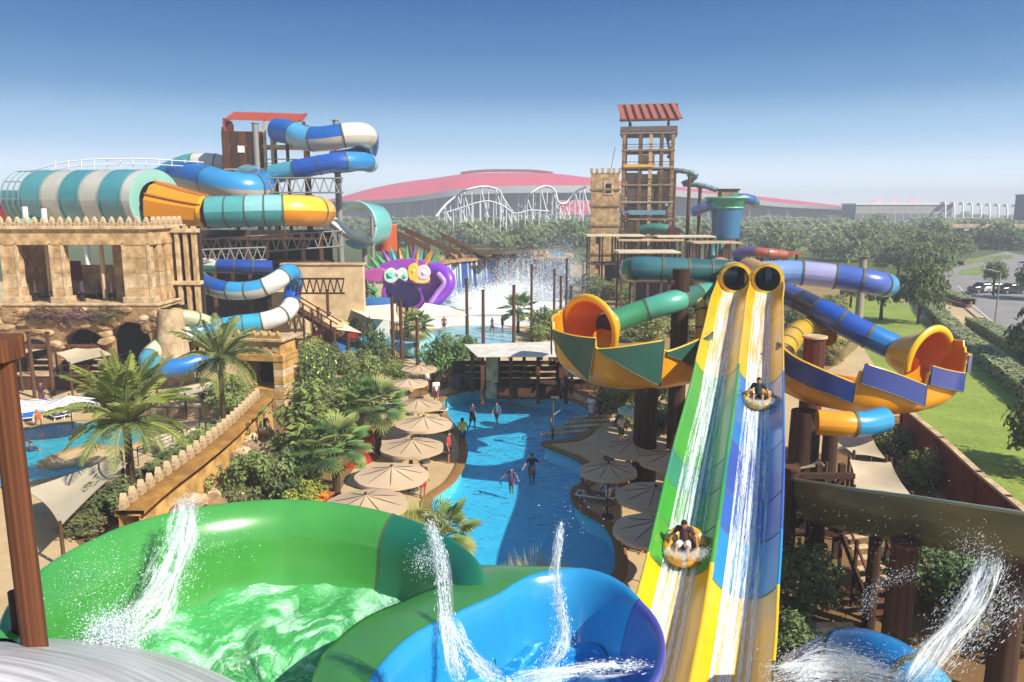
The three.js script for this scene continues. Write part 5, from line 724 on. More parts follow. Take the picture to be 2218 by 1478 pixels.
// ------------------------------------------------------------------ far part: waterfall, sign, towers, coaster, hall, city
// purple creature-like sign: swirling shell, pale letter-like lumps, green fins
{
  const o = P(878, 655, 82), t = thing('park_sign', 'big purple splash shaped park sign with pale and yellow relief and green fins', 'sign', [o.x, 0, o.z]), S = (u, v, d = 82) => P(u, v, d).sub(V(o.x, 0, o.z));
  const blob = (list, z, th, mat, n, cv = true) => { const s = new THREE.Shape(), p = new THREE.CatmullRomCurve3(list.map(([u, v]) => S(u, v)), true, 'centripetal').getPoints(cv ? list.length * 6 : list.length); p.forEach((q, i) => i ? s.lineTo(q.x, q.y) : s.moveTo(q.x, q.y)); part(n, buv(new THREE.ExtrudeGeometry(s, { depth: th, bevelEnabled: true, bevelSize: .12, bevelThickness: .12, bevelSegments: 2 }).translate(0, 0, z)), mat, t); };
  blob([[792, 596], [830, 572], [880, 562], [930, 570], [962, 592], [960, 640], [940, 668], [900, 664], [868, 652], [830, 640], [832, 610]], -.3, .5, gloss('#9a48b0', .4), 'splash_board');
  blob([[786, 592], [832, 584], [836, 604], [800, 606]], .1, .4, C.pink, 'splash_arm'); blob([[842, 624], [900, 620], [910, 650], [880, 664], [852, 648]], .05, .3, gloss('#2a2050', .4), 'dark_mouth');
  blob([[836, 590], [848, 582], [860, 588], [872, 582], [884, 590], [880, 606], [866, 600], [852, 610], [838, 606]], .35, .3, std('#c8d8cc', .6), 'relief_piece'); blob([[888, 578], [900, 572], [906, 588], [900, 606], [890, 602]], .4, .3, std('#e8b84a', .6), 'relief_piece'); blob([[908, 580], [922, 576], [932, 588], [924, 602], [910, 600]], .4, .3, std('#e6c8d2', .6), 'relief_piece'); blob([[900, 600], [930, 602], [926, 610], [898, 608]], .42, .2, std('#e8c47a', .6), 'relief_piece');
  part('swirl', tubeG([S(935, 580), S(962, 590, 81.5), S(972, 612, 81), S(958, 636, 81), S(938, 656, 81), S(926, 678, 81)], .75, 24, 10), gloss('#8a3ec8', .35), t); part('swirl', tubeG([S(948, 592, 80.6), S(962, 612, 80.4), S(946, 636, 80.4), S(930, 660, 80.4)], .3, 20, 8), gloss('#b888d8', .4), t);
  for (let k = 0; k < 9; k++) { const u = 822 + k * 15, v = 566 - 8 * sin(k / 8 * PI); part('fin', new THREE.ConeGeometry(.38, 1.7 + (k % 3) * .5, 5).rotateZ((4 - k) * .16).translate(S(u, v).x, S(u, v).y + .3, -.1), gloss(['#4aa06a', '#8a4ab0', '#3a9aa8', '#c8902c'][k % 4], .5), t); }
  for (const [u, v, r, c] of [[846, 596, .42, '#5ac0b0'], [864, 592, .36, '#e8e4d8'], [878, 598, .3, '#4ab0a0'], [897, 586, .34, '#f0d060'], [920, 590, .44, '#f0e0e4'], [920, 590, .2, '#8a3a6a']]) part('relief_disc', new THREE.OctahedronGeometry(r * 1.25, 0).scale(1, 1, .5).rotateZ(u).translate(S(u, v).x, S(u, v).y, .75 + (r < .25 ? .1 : 0)), std(c, .6), t);
  for (const [a, b] of [[806, 640], [798, 652], [812, 664]]) part('tail_fin', new THREE.ConeGeometry(.5, 2.6, 4).rotateZ(1.1 + (b - 650) * .03).translate(S(a, b).x, S(a, b).y, 0), gloss('#4a9a6a', .5), t);
  for (const [u, v, w] of [[800, 580, -1], [810, 566, -.6], [930, 560, .5], [945, 566, .8], [800, 622, -1], [815, 640, -.7], [905, 556, .2]]) part('fin', new THREE.ConeGeometry(.4, 1.9, 5).rotateZ(-w).translate(S(u, v).x, S(u, v).y, .1), gloss(u > 900 && u < 940 ? '#c08a2c' : '#4a9a5a', .5), t);
  for (const u of [850, 880, 915]) part('post', cyl(.18, .18, S(u, 650).y, S(u, 650).x, 0, -.2, 8), W.pole, t);
  const b = thing('pool_counter', 'blue and lilac low counter left of the purple sign', 'counter', P(800, 660, 80).setY(0)); part('panel', rbx(4.6, 1.1, .8, 0, P(800, 652, 80).y - .2, 0, .05), gloss('#3a7cc0'), b); part('panel', rbx(2.4, .6, .84, -1.1, P(800, 664, 80).y - .2, .1, .05), gloss('#8a86c8'), b); part('base', bx(4, P(800, 664, 80).y - .3, .6, 0, P(800, 664, 80).y / 2 - .15, 0), W.white, b);
}
// curved blue waterfall wall with rock lip
{
  const t = thing('waterfall_wall', 'curved blue waterfall wall behind the white beach spray', 'waterfall'), a = [[938, 640, 104], [980, 628, 112], [1060, 622, 118], [1150, 622, 119], [1235, 632, 115]], c = curve(a.map((q) => P(q[0], q[1], q[2]).setY(0))), top = P(1060, 560, 118).y;
  part('wall', sweep(c, [[0, 0], [0, top]], 40), gloss('#35558a', .35), t); part('lip', sweep(c, [[.5, top - .2], [.5, top + .25], [-1.2, top + .25], [-1.2, top - .2]], 40), W.rock, t); part('basin', sweep(c, [[1.0, .3], [2.6, .1]], 30), WATER([.35, .6, .68]), t);
  const R = rng(5); for (let k = 0; k < 26; k++) { const s = .03 + .94 * R(), p = c.getPointAt(s), T = c.getTangentAt(s), X = T.clone().cross(UPV).normalize(), w = .25 + R() * .9, q = (e, y, o) => p.clone().addScaledVector(T, e * w).addScaledVector(X, o).setY(y); part('water_strand', grid((i, j) => q(i - .5, top * (1 - j), .12 + .5 * j * j + .1 * sin(i * 9 + k)), 6, 8), foamMat, t); }
  for (let k = 0; k < 22; k++) { const s = R(), p = c.getPointAt(s), m = part('stone', stoneGeo[k % 3], W.rock, t); m.position.set(p.x, top + .4, p.z - .6 - R()); m.scale.setScalar(.8 + R()); m.rotation.set(R(), R() * 6, R()); }
}
// timber service structures behind the sign
{
  [[872, 520, 108, 5.5, 'left'], [940, 535, 112, 6, 'middle'], [1010, 545, 116, 5, 'right']].forEach(([u, v, d, w, n], i) => { const p = P(u, v, d), t = thing('timber_shed', 'greyish open timber shed with sloping beams behind the purple sign, ' + n + ' one', 'structure', [p.x, 0, p.z]), h = p.y + 2; for (let k = 0; k < 4; k++) part('post', bx(.35, h - k * .8, .35, -w / 2 + k * w / 3, (h - k * .8) / 2, (k % 2) * -2), W.pole, t); part('sloping_beam', beam(V(-w / 2 - 1.5, h + .8, 0), V(w / 2 + 1, h - 3, 0), .4), W.pole, t); part('sloping_beam', beam(V(-w / 2 - 1.5, h + .2, -2), V(w / 2 + 1, h - 3.6, -2), .4), W.pole, t); part('deck', rbx(w + 1, .25, 3, 0, h * .55, -1, .04), W.pole, t); part('panel', bx(w * .7, h * .45, .2, 0, h * .28, -1.6), i % 2 ? std('#5f706a', .9) : W.dwood, t); });
  const p = P(1060, 548, 118), t = thing('timber_deck', 'long low timber deck in front of the green trees', 'deck', [p.x, 0, p.z]); part('deck', rbx(14, .3, 4, 0, p.y, 0, .05), W.pole, t); for (let k = 0; k < 8; k++) part('post', bx(.3, p.y, .3, -6.5 + k * 1.9, p.y / 2, 0), W.pole, t); part('railing', [bar(V(-7, p.y + 1, 1.8), V(7, p.y + 1, 1.8), .07), bar(V(-7, p.y + .5, 1.8), V(7, p.y + .5, 1.8), .05)], W.pole, t);
}
// grand tower with its stone neighbour
{
  const D = 140, o = P(1398, 540, D), t = thing('slide_tower', 'tall grey brown open slide tower with tilted red slatted roof', 'tower', [o.x, 0, o.z], -.18), top = P(1398, 292, D).y, w = 8.4, dz = 8, R = rng(14);
  const nf = 9, fh = top / nf;
  for (let k = 1; k <= nf; k++) { part('floor_slab', rbx(w + (k === nf ? 1.6 : .8), .35, dz + .8, 0, k * fh, 0, .05), k % 2 ? std('#a89a86', .9, { map: TX.mottle }) : W.rock, t); part('railing', [bar(V(-w / 2 - .3, k * fh + 1, dz / 2 + .3), V(w / 2 + .3, k * fh + 1, dz / 2 + .3), .06), bar(V(w / 2 + .3, k * fh + 1, dz / 2 + .3), V(w / 2 + .3, k * fh + 1, -dz / 2), .06), bar(V(-w / 2 - .3, k * fh + .55, dz / 2 + .3), V(w / 2 + .3, k * fh + .55, dz / 2 + .3), .05)], W.pole, t); }
  for (const x of [-1, -.33, .1, .55, 1]) for (const z of [-1, 1]) part('column', rbx(.6, top, .6, x * w / 2, top / 2, z * dz / 2, .04), x === .1 ? W.pale : x === -1 || x === 1 ? W.rock : std('#a09080', .9, { map: TX.wood }), t);
  for (let k = 0; k < nf - 1; k++) for (let q = 0; q < 3; q++) { if (R() < .03 || k === 7 && q !== 1) continue; part('wall_panel', bx(w / 3 - .5, fh * (k < 6 ? .68 + .25 * R() : .5 + .3 * R()), .2, (q - 1) * w / 3, k * fh + fh * .4, dz / 2 - .3 - R() * .6), [W.rock, W.stone, std('#b8a88c', .9, { map: TX.mottle }), std('#9a8c78', .9, { map: TX.mottle })][R() * 4 | 0], t); part('wall_panel', bx(.2, fh * .7, dz / 3 - .4, (q % 2 ? 1 : -1) * (w / 2 - .3), k * fh + fh * .4, (q - 1) * dz / 3), std('#8a7c6a', .9, { map: TX.wood }), t); }
  part('core', bx(w * .8, top * .74, dz * .62, -.2, top * .37, -.9), std('#a09484', .9, { map: TX.mottle }), t);
  for (const k of [1, 3, 5, 6]) for (let s = 0; s < 8; s++) part('stair_tread', bx(.5, .12, 1.2, 1.2 + s * .35, k * fh + .3 + s * fh / 9, dz / 2 - 1.2), W.pole, t);
  part('yellow_band', bx(w * .62, .5, .3, -1.6, top * .79, dz / 2 + .5), C.yellow, t); part('blue_band', bx(w * .9, .8, .3, -.4, top * .49, dz / 2 + .55), gloss('#6f9cac'), t);
  const ry = top + 1.9; for (const [x, z] of [[-1, 1], [1, 1], [-1, -1], [1, -1]]) part('roof_post', rbx(.35, 2.6, .35, x * w / 2 * .8, top + 1.2, z * dz / 2 * .8, .03), W.pole, t); part('parapet', rbx(w + 1.4, .9, dz + 1, 0, top + .6, 0, .06), std('#6f5a50', .9, { map: TX.mottle }), t); for (let k = 0; k < 8; k++) { const x = -w / 2 - .6 + k * (w + 1.2) / 7; part('roof_slat', beam(V(x + .5, ry + .3, dz / 2 + .8), V(x - .7, ry + 4.0, -dz / 2 - .6), .8, .2), std('#9c4a34', .8), t); } part('roof_board', beam(V(0, ry + .0, dz / 2 + .8), V(0, ry + 3.75, -dz / 2 - .6), w + 1.6, .12), std('#4a2420', .9), t); for (const z of [.98, .5, 0, -.5, -.98]) part('rafter', beam(V(-w / 2 - .9, ry + 2.05 - z * 1.85, z * (dz / 2 + .7)), V(w / 2 + .9, ry + 2.05 - z * 1.85, z * (dz / 2 + .7)), .22), std('#6a2c24', .8), t);
  const s = P(1308, 540, D - 4), q = thing('stone_tower', 'square sandstone tower left of the tall slide tower', 'tower', [s.x, 0, s.z], -.12), h = P(1308, 376, D - 4).y; part('shaft', rbx(4.9, h, 4.6, 0, h / 2, 0, .08), W.stone, q); for (const f of [.3, .55, .72, .86]) part('band', rbx(5.3, .4, 5, 0, h * f, 0, .06), W.rock, q); for (let k = 0; k < 6; k++) part('merlon', bx(.55, .8, .4, -2.4 + k * .96, h + .4, 2.2), W.pale, q); part('window_frame', rbx(1.7, 2.3, .2, .6, h - 2.6, 2.32, .04), W.pale, q); part('window', bx(1.0, 1.6, .1, .6, h - 2.6, 2.42), W.black, q); for (const y of [.2, .42]) part('window', bx(.7, 1.2, .1, -1, h * y, 2.32), W.black, q); for (let k = 0; k < 12; k++) part('stair_tread', bx(.7, .15, 1, 3 + k * .1, h * .25 + k * .8, 1.5 - k * .2), W.dwood, q); part('flag_pole', bar(V(.8, h, 0), V(1.6, h + 4.5, 0), .05), W.pole, q);
  // thin slides winding off to the right
  slideTube('tube_slide', 'thin grey slide track winding from the tall tower, upper one', [[1440, 372, 140], [1475, 370, 138], [1508, 380, 137], [1495, 392, 138], [1480, 398, 139], [1520, 402, 137], [1555, 412, 136]], .45, [[gloss('#8a9aa0', .5), null, 1]]); slideTube('tube_slide', 'thin blue slide hoops at the right side of the tall tower', [[1445, 290, 138], [1452, 320, 137], [1456, 332, 136.5], [1448, 342, 137]], .4, [[gloss('#7a8aa4', .5), null, 1]]);
  for (const [u, v, d, i] of [[1462, 372, 138, 'first'], [1494, 378, 137, 'second'], [1517, 405, 137, 'third']]) { const p = P(u, v, d), m = thing('slim_column', 'slim column under the thin slide track, ' + i + ' from the tall tower', 'column', [p.x, 0, p.z]); part('shaft', cyl(.32, .3, p.y, 0, 0, 0, 10), W.pole, m); part('bracket', bx(1, .25, .4, 0, p.y - .2, 0), W.pole, m); }
  // green and blue funnel ride
  const f = P(1572, 462, 128), fn = thing('funnel_ride', 'green and blue funnel ride right of the tall tower', 'water slide', [f.x, 0, f.z]), y = f.y; part('drum', new THREE.CylinderGeometry(2.6, 2.2, 5.4, 28, 1, true).translate(.2, y - 1.4, 0), gloss('#2a6f9c', .35), fn); part('drum_top', new THREE.CylinderGeometry(3.6, 2.6, 1.6, 28, 1, true).translate(.2, y + 1.7, 0), gloss('#3f9a78', .35), fn); part('drum_ring', new THREE.TorusGeometry(3.6, .16, 8, 36).rotateX(PI / 2).translate(.2, y + 2.5, 0), gloss('#6fc09a', .35), fn); part('drum_ring', new THREE.TorusGeometry(2.7, .14, 8, 36).rotateX(PI / 2).translate(.2, y + .9, 0), gloss('#6fc09a', .35), fn); for (const x of [-2.2, 0, 2.4]) part('leg', cyl(.25, .25, y - 4, x, 0, -.4, 8), W.pole, fn); part('exit_tube', tubeG([V(0, y - 3, 0), V(-1, y - 5, 1), V(-2.4, y - 6.4, 1.5), V(-2.2, y - 8, 2)], .8, 20, 12), gloss('#2f7f80', .35), fn);
  slideTube('tube_slide', 'blue green tube curling over the funnel ride', [[1500, 460, 128], [1530, 448, 127], [1565, 440, 126.5], [1600, 430, 126], [1630, 434, 127], [1636, 440, 129]], .8, [[gloss('#5a6a98', .4), null, 1], [gloss('#3a9a80', .4), null, 1.4], [gloss('#3a5aa0', .4), null, .8], [gloss('#3a7fa0', .4), null, .8]]); slideTube('tube_slide', 'green tube under the tall tower', [[1390, 498, 132], [1415, 494, 131], [1445, 496, 130.6], [1470, 505, 131]], .8, [[gloss('#3a7f68', .4), null, 1], [gloss('#b04a4a', .4), null, .5]]);
  { const p = P(1577, 428, 132), b = thing('lift_house', 'small square tower head above the funnel ride', 'building', [p.x, 0, p.z]); part('shaft', rbx(1.6, p.y, 1.6, 0, p.y / 2, 0, .05), W.pole, b); part('cabin', rbx(2.9, 2, 2.4, 0, p.y + .2, 0, .06), W.rock, b); part('roof', bx(3.3, .25, 2.8, 0, p.y + 1.32, 0), W.dwood, b); }
  // decks and huts at the foot
  [[1330, 510, 120, 8, 'pale'], [1405, 520, 118, 9, 'long brown'], [1480, 512, 120, 8, 'grey'], [1545, 525, 112, 6, 'narrow'], [1400, 545, 100, 7, 'front'], [1660, 548, 104, 7, 'rust red']].forEach(([u, v, d, ww, n], i) => { const p = P(u, v, d), b = thing('timber_deck', n + ' timber deck with roof at the foot of the tall tower', 'deck', [p.x, 0, p.z]), hh = p.y; part('floor_slab', rbx(ww, .3, 4, 0, hh * .55, 0, .04), W.pole, b); part('roof', rbx(ww + 1, .25, 5, 0, hh, 0, .04), i === 5 ? W.red : i % 2 ? W.pale : W.sail, b); for (let k = 0; k < 5; k++) for (const z of [-1.8, 1.8]) part('post', bx(.25, hh, .25, -ww / 2 + k * ww / 4, hh / 2, z), W.pole, b); part('panel', bx(ww * .5, hh * .5, .2, ww * .1, hh * .27, -1.2), i === 5 ? W.red : W.dwood, b); });
  slideTube('tube_slide', 'red and purple slide pieces behind the yellow tube mouths', [[1590, 552, 98], [1620, 545, 97], [1660, 548, 96], [1700, 552, 97]], .6, [[gloss('#6a4a8a', .4), null, 1], [gloss('#b05a3a', .4), null, 1.5]]);
  { const p = P(1398, 640, 66), c = thing('support_column', 'brown column between the upper green and the mint tube', 'column', P(1472, 700, 43).setY(0)); part('shaft', cyl(.5, .5, P(1472, 560, 43).y - .6, 0, 0, 0, 16), W.dwood, c); part('bracket', bx(1.4, .3, .6, 0, P(1472, 565, 43).y - 1.2, 0), W.dwood, c); }
  { const c = thing('support_column', 'reddish brown stub column inside the right banked turn', 'column', P(1762, 780, 37).setY(0)), y = P(1762, 732, 37).y; part('shaft', cyl(.55, .52, y, 0, 0, 0, 16), std('#7a4a38', .9, { map: TX.wood }), c); part('cap', cyl(.6, .6, .1, 0, y, 0, 16), W.pale, c); }
}
// white roller coaster
{
  const D = 330, t = thing('roller_coaster', 'white steel roller coaster in front of the red roofed hall', 'roller coaster'), W2 = std('#dcdcdc', .6);
  const pts = [[945, 470], [965, 445], [990, 425], [1012, 412], [1050, 405], [1078, 412], [1096, 440], [1112, 458], [1130, 446], [1150, 420], [1180, 404], [1200, 412], [1210, 440], [1226, 440], [1245, 418], [1268, 406]], c = curve(pts.map(([u, v], i) => P(u, v, D + (i % 3) * 6)));
  part('track', tubeG(c.getPoints(80), .38, 160, 6), W2, t); part('track', tubeG(c.getPoints(80).map((p) => p.clone().add(V(0, .2, 2))), .38, 160, 6), W2, t); const c2 = curve([[960, 462], [1000, 450], [1030, 440], [1060, 436], [1090, 446], [1115, 462], [1150, 456], [1190, 458]].map(([u, v]) => P(u, v, D - 20))); part('track', tubeG(c2.getPoints(60), .34, 120, 6), W2, t);
  for (let k = 0; k < 30; k++) { const p = c.getPointAt((k + .5) / 30); part('support', bar(V(p.x, 0, p.z), p, .26, .22, 6), W2, t); if (k % 2) part('brace', bar(V(p.x + 6, 0, p.z + 3), p, .25, .25, 5), W2, t); } for (let k = 0; k < 16; k++) { const p = c2.getPointAt((k + .5) / 16); part('support', bar(V(p.x, 0, p.z), p, .22, .2, 6), W2, t); }
}
// red roofed hall
{
  const D = 560, ce = P(1120, 450, D), t = thing('red_roof_hall', 'vast low hall with red shell roof and white rim on the horizon', 'building', [ce.x, 0, ce.z]);
  const hgt = (u, v) => P(u, v, D).y, X = (u) => P(u, 450, D).x - ce.x;
  // roof outline: ridge and eaves by place along the front, [u, v of the ridge, v of the eave]
  const rows = [[690, 436, 441], [740, 427, 437], [800, 410, 436], [870, 396, 433], [950, 385, 423], [1010, 377, 414], [1100, 374, 409], [1190, 376, 408], [1280, 386, 408], [1400, 398, 414], [1520, 412, 426], [1640, 426, 440], [1750, 438, 448], [1840, 448, 455], [1900, 454, 458]];
  const cv = new THREE.CatmullRomCurve3(rows.map(([u, a, b]) => V(X(u), hgt(u, a), hgt(u, b)))), at = (s) => cv.getPoint(s), dep = (s) => 20 + 95 * sin(PI * s);
  part('roof', grid((i, j) => { const q = at(i), k = j; return V(q.x, lerp(q.z, q.y, sin(k * PI / 2)), dep(i) * .55 * (1 - k)); }, 90, 14), std('#d04a58', .5), t); part('roof_back', grid((i, j) => { const q = at(i); return V(q.x, lerp(q.y, 4, j * j), -dep(i) * .5 * j); }, 90, 8), std('#b42638', .5), t);
  part('roof_rim', grid((i, j) => { const q = at(i); return V(q.x, q.z + .6 - 4.6 * j * sin(PI * i) - .4, dep(i) * .55 + 1.5 * (1 - j)); }, 90, 2), std('#eeeae6', .6), t); part('facade', grid((i, j) => { const q = at(i); return V(q.x * .985, lerp(q.z - 3.4, 0, j), dep(i) * .5 - 5 - 6 * (1 - j)); }, 90, 2), std('#8a8686', .6), t); part('crown_ring', [tubeG(Array.from({ length: 14 }, (_, i) => V(X(1000) + (X(1196) - X(1000)) * i / 13, hgt(1100, 374) + 1.2 - pow(abs(i / 13 - .5) * 2, 3) * 2, 6)), 1.1, 30, 6)], std('#7a2430', .6), t);
  for (let k = 0; k < 26; k++) { const q = at(.16 + k * .026); part('mullion', bx(.8, max(1, q.z - 3.5), .8, q.x * .985, (q.z - 3.5) / 2, dep(.16 + k * .026) * .5 - 2), std('#b4b0b0', .6), t); }
  const b = thing('sign_banner', 'pink and white patterned banner on the hall facade left of the stone tower', 'banner', P(1245, 450, 470)); part('banner', bx(19, 8.6, .5, 0, .2, 0), std('#e4a8b8', .7, { map: tex((x, y) => fbm(x * 14, y * 7, 14, 131, 3) > .5 ? [.95, .5, .6] : [.98, .92, .94], 256, 128, 19, 8.6) }), b); for (const x of [-8, 0, 8]) part('post', bar(V(x, -P(1245, 450, 470).y, -.5), V(x, 0, -.5), .3), W.steel, b);
}
// pale buildings on the right horizon
{
  const p = P(1940, 470, 430), g = thing('flat_building', 'long pale grey flat building on the right horizon', 'building', [p.x, 0, p.z]), h = P(1940, 444, 430).y; part('wall', bx(53, h, 18, 0, h / 2, 0), std('#a8a29e', .8, { map: TX.mottle }), g); part('roof_edge', bx(54, .8, 19, 0, h + .4, 0), W.white, g); for (let k = 0; k < 12; k++) part('window_band', bx(3, h * .4, .3, -24 + k * 4.4, h * .5, 9.1), std('#74706e', .5), g); for (const x of [-14, -4, 6]) part('sign_letter_frame', bx(5, 1.8, .4, x, h + 1.9, 6), std('#d8a8b4', .7), g);
  const c = thing('arched_grandstand', 'white crescent grandstand with a row of arched fins on the right horizon', 'building', P(2118, 468, 420).setY(0)); for (let k = 0; k < 9; k++) { const u = 2040 + k * 19, q = P(u, 440 + k * .8, 420), x = q.x - c.position.x, y = q.y; part('fin', tubeG([V(x, 0, 6), V(x - .2, y * .6, 5), V(x + .8, y, 2), V(x + 2.2, y + .4, -3)], .5, 16, 6), W.white, c); part('canopy', grid((i, j) => V(x + .4 + 4 * i, y + .3 - 1.4 * sin(PI * i) * .6, 2 - 6 * j), 6, 3), W.white, c); part('tier', bx(4.4, y * .55, 6, x + 2.4, y * .28, -1), std('#a09a94', .8), c); } 
  const s = P(2222, 480, 300), w = thing('glass_tower', 'blue grey tower block cut by the right edge of the photo', 'building', [s.x, 0, s.z]), hh = P(2222, 424, 300).y; part('shaft', bx(6, hh, 6, 0, hh / 2, 0), std('#7d8694', .4), w); for (let k = 0; k < 6; k++) part('window_band', bx(5.6, hh * .09, .2, 0, hh * (.1 + k * .15), 3.05), std('#4f5a6c', .2), w); part('roof', bx(6.4, .5, 6.4, 0, hh + .25, 0), W.steel, w);
  const br = thing('footbridge', 'low grey covered walkway in front of the crescent grandstand', 'walkway', P(2130, 496, 260).setY(0)); part('deck', rbx(26, .8, 4, 0, P(2130, 492, 260).y, 0, .1), W.concrete, br); for (let k = 0; k < 7; k++) part('pillar', bx(.7, P(2130, 492, 260).y, .7, -12 + k * 4, P(2130, 492, 260).y / 2, 0), W.concrete, br); part('parapet', bx(26, .7, .2, 0, P(2130, 492, 260).y + .75, 1.8), W.pale, br);
}
// cars, street lamp, planter
function car(label, p, turn, c) {
  const t = thing('parked_car', label, 'car', p, turn), sh = new THREE.Shape(); [[-2.1, .35], [-2.15, .75], [-1.9, .95], [-1.1, 1.02], [-.5, 1.45], [.75, 1.48], [1.5, 1.02], [2.05, .92], [2.15, .6], [2.1, .32]].forEach(([x, y], i) => i ? sh.lineTo(x, y) : sh.moveTo(x, y)); sh.closePath();
  part('body', new THREE.ExtrudeGeometry(sh, { depth: 1.56, bevelEnabled: true, bevelSize: .08, bevelThickness: .1, bevelSegments: 2 }).translate(0, 0, -.78), gloss(c, .25), t); part('windscreen', bx(.9, .5, 1.5, 0, 0, 0).rotateZ(.65).translate(-.78, 1.24, 0), W.black, t); part('rear_window', bx(.9, .4, 1.5, 0, 0, 0).rotateZ(-.55).translate(1.1, 1.25, 0), W.black, t); for (const z of [-.89, .89]) part('side_window', bx(1.5, .3, .03, .1, 1.22, z), W.black, t);
  for (const x of [-1.35, 1.35]) for (const z of [-.8, .8]) { const w = part('wheel', new THREE.CylinderGeometry(.33, .33, .24, 16).rotateX(PI / 2).translate(x, .33, z), std('#1c1c1c', .9), t); part('rim', new THREE.CylinderGeometry(.2, .2, .26, 12).rotateX(PI / 2).translate(x, .33, z), W.steel, w); } for (const z of [-.6, .6]) { part('headlight', bx(.08, .14, .3, -2.2, .72, z), W.white, t); part('tail_light', bx(.08, .14, .3, 2.2, .75, z), C.red, t); } return t;
}
car('dark car with white bonnet parked on the road, left one', G(2128, 634), .12, '#3a3c40'); car('pale car on the road near the lamp post', G(2150, 634), .1, '#c8c8c8'); car('dark car under the trees at the right end of the road', G(2190, 636), .08, '#2c2e34');
{ const [t, h] = poleAt('street lamp on the road island, right of the parked cars', 2154, 590, 712, .09, W.steel, 'street_lamp', 'street lamp'); part('arm', bar(V(0, h, 0), V(-1.2, h + .3, 0), .05), W.steel, t); part('lamp_head', rbx(.7, .12, .3, -1.4, h + .3, 0, .03), W.steel, t); }
{ const t = thing('planter_edge', 'reddish brown planter edge at the tip of the road island', 'kerb', [0, 0, 0]); part('edge', sweep(curve(gp([[2018, 636], [2060, 658], [2096, 668], [2104, 658]])), [[-.2, 0], [-.2, .5], [.2, .5], [.2, 0]], 24), std('#6a4438', .9), t); const b = thing('litter_bin', 'small dark bin on the verge beside the long clipped hedge', 'bin', G(2052, 690)); part('body', cyl(.28, .32, .85, 0, 0, 0, 12), W.black, b); part('lid', cyl(.34, .3, .1, 0, .85, 0, 12), W.dsteel, b); }
// timber works at the lower right, under the trough
{
  const o = G(1845, 1285), t = thing('timber_steps', 'brown timber stair tower with pale treads under the olive trough', 'stairs', o, .2); t.scale.setScalar(.72); for (let k = 0; k < 8; k++) part('tread', rbx(1.5, .1, .36, 0, 3.2 - k * .4, .2 + k * .34, .02), k < 5 ? W.pale : W.wood, t); for (const x of [-.85, .85]) { part('stringer', beam(V(x, 3.3, 0), V(x, .2, 2.8), .12, .3), W.dwood, t); for (let k = 0; k < 3; k++) part('post', bx(.14, 4.4 - k * .9, .14, x, (4.4 - k * .9) / 2, k * 1.2), W.dwood, t); part('handrail', beam(V(x, 4.4, 0), V(x, 1.6, 2.8), .1), W.wood, t); } part('platform', rbx(2.4, .16, 2, 0, 3.4, -1, .03), W.wood, t);
  const f = thing('timber_trestle', 'dark timber trestle beside the racing slide, below the brown column', 'trestle', G(1760, 1210)); for (const x of [-.9, 0, .9]) part('post', bx(.22, 4, .22, x, 2, 0), W.dwood, f); for (const y of [1.2, 2.4, 3.6]) part('beam', bx(2.6, .2, .24, 0, y, .24), W.dwood, f); part('brace', beam(V(-.9, 1.5, .3), V(.9, 3.6, .3), .14), W.dwood, f); part('brace', beam(V(.9, 1.5, .4), V(-.9, 3.6, .4), .14), W.dwood, f);
  const d = thing('pale_deck', 'bright pale boarded deck in the lower right gloom', 'deck', G(1800, 1440)); for (let k = 0; k < 7; k++) part('plank', rbx(2.2, .12, .32, 0, .7, -1 + k * .34, .02), W.pale, d); part('frame', [bx(2.1, .16, .1, 0, .58, -1), bx(2.1, .16, .1, 0, .58, 1.05)], W.dwood, d); for (const [x, z] of [[-1, -1], [1, -1], [-1, 1], [1, 1]]) part('leg', bx(.16, .6, .16, x, .3, z), W.dwood, d);
  for (const [u, v, w, l] of [[1935, 1400, .4, 'thick brown post in the spray at the lower right'], [1700, 1180, .3, 'dark post close to the racing slide edge'], [1880, 1300, .22, 'slim dark post beside the timber steps']]) { const m = thing('timber_post', l, 'post', G(u, v + 60)); part('shaft', cyl(w, w * .9, 4.2, 0, 0, 0, 14), W.dwood, m); part('cap', cyl(w * 1.1, w * 1.1, .1, 0, 4.2, 0, 14), W.brown, m); }
}
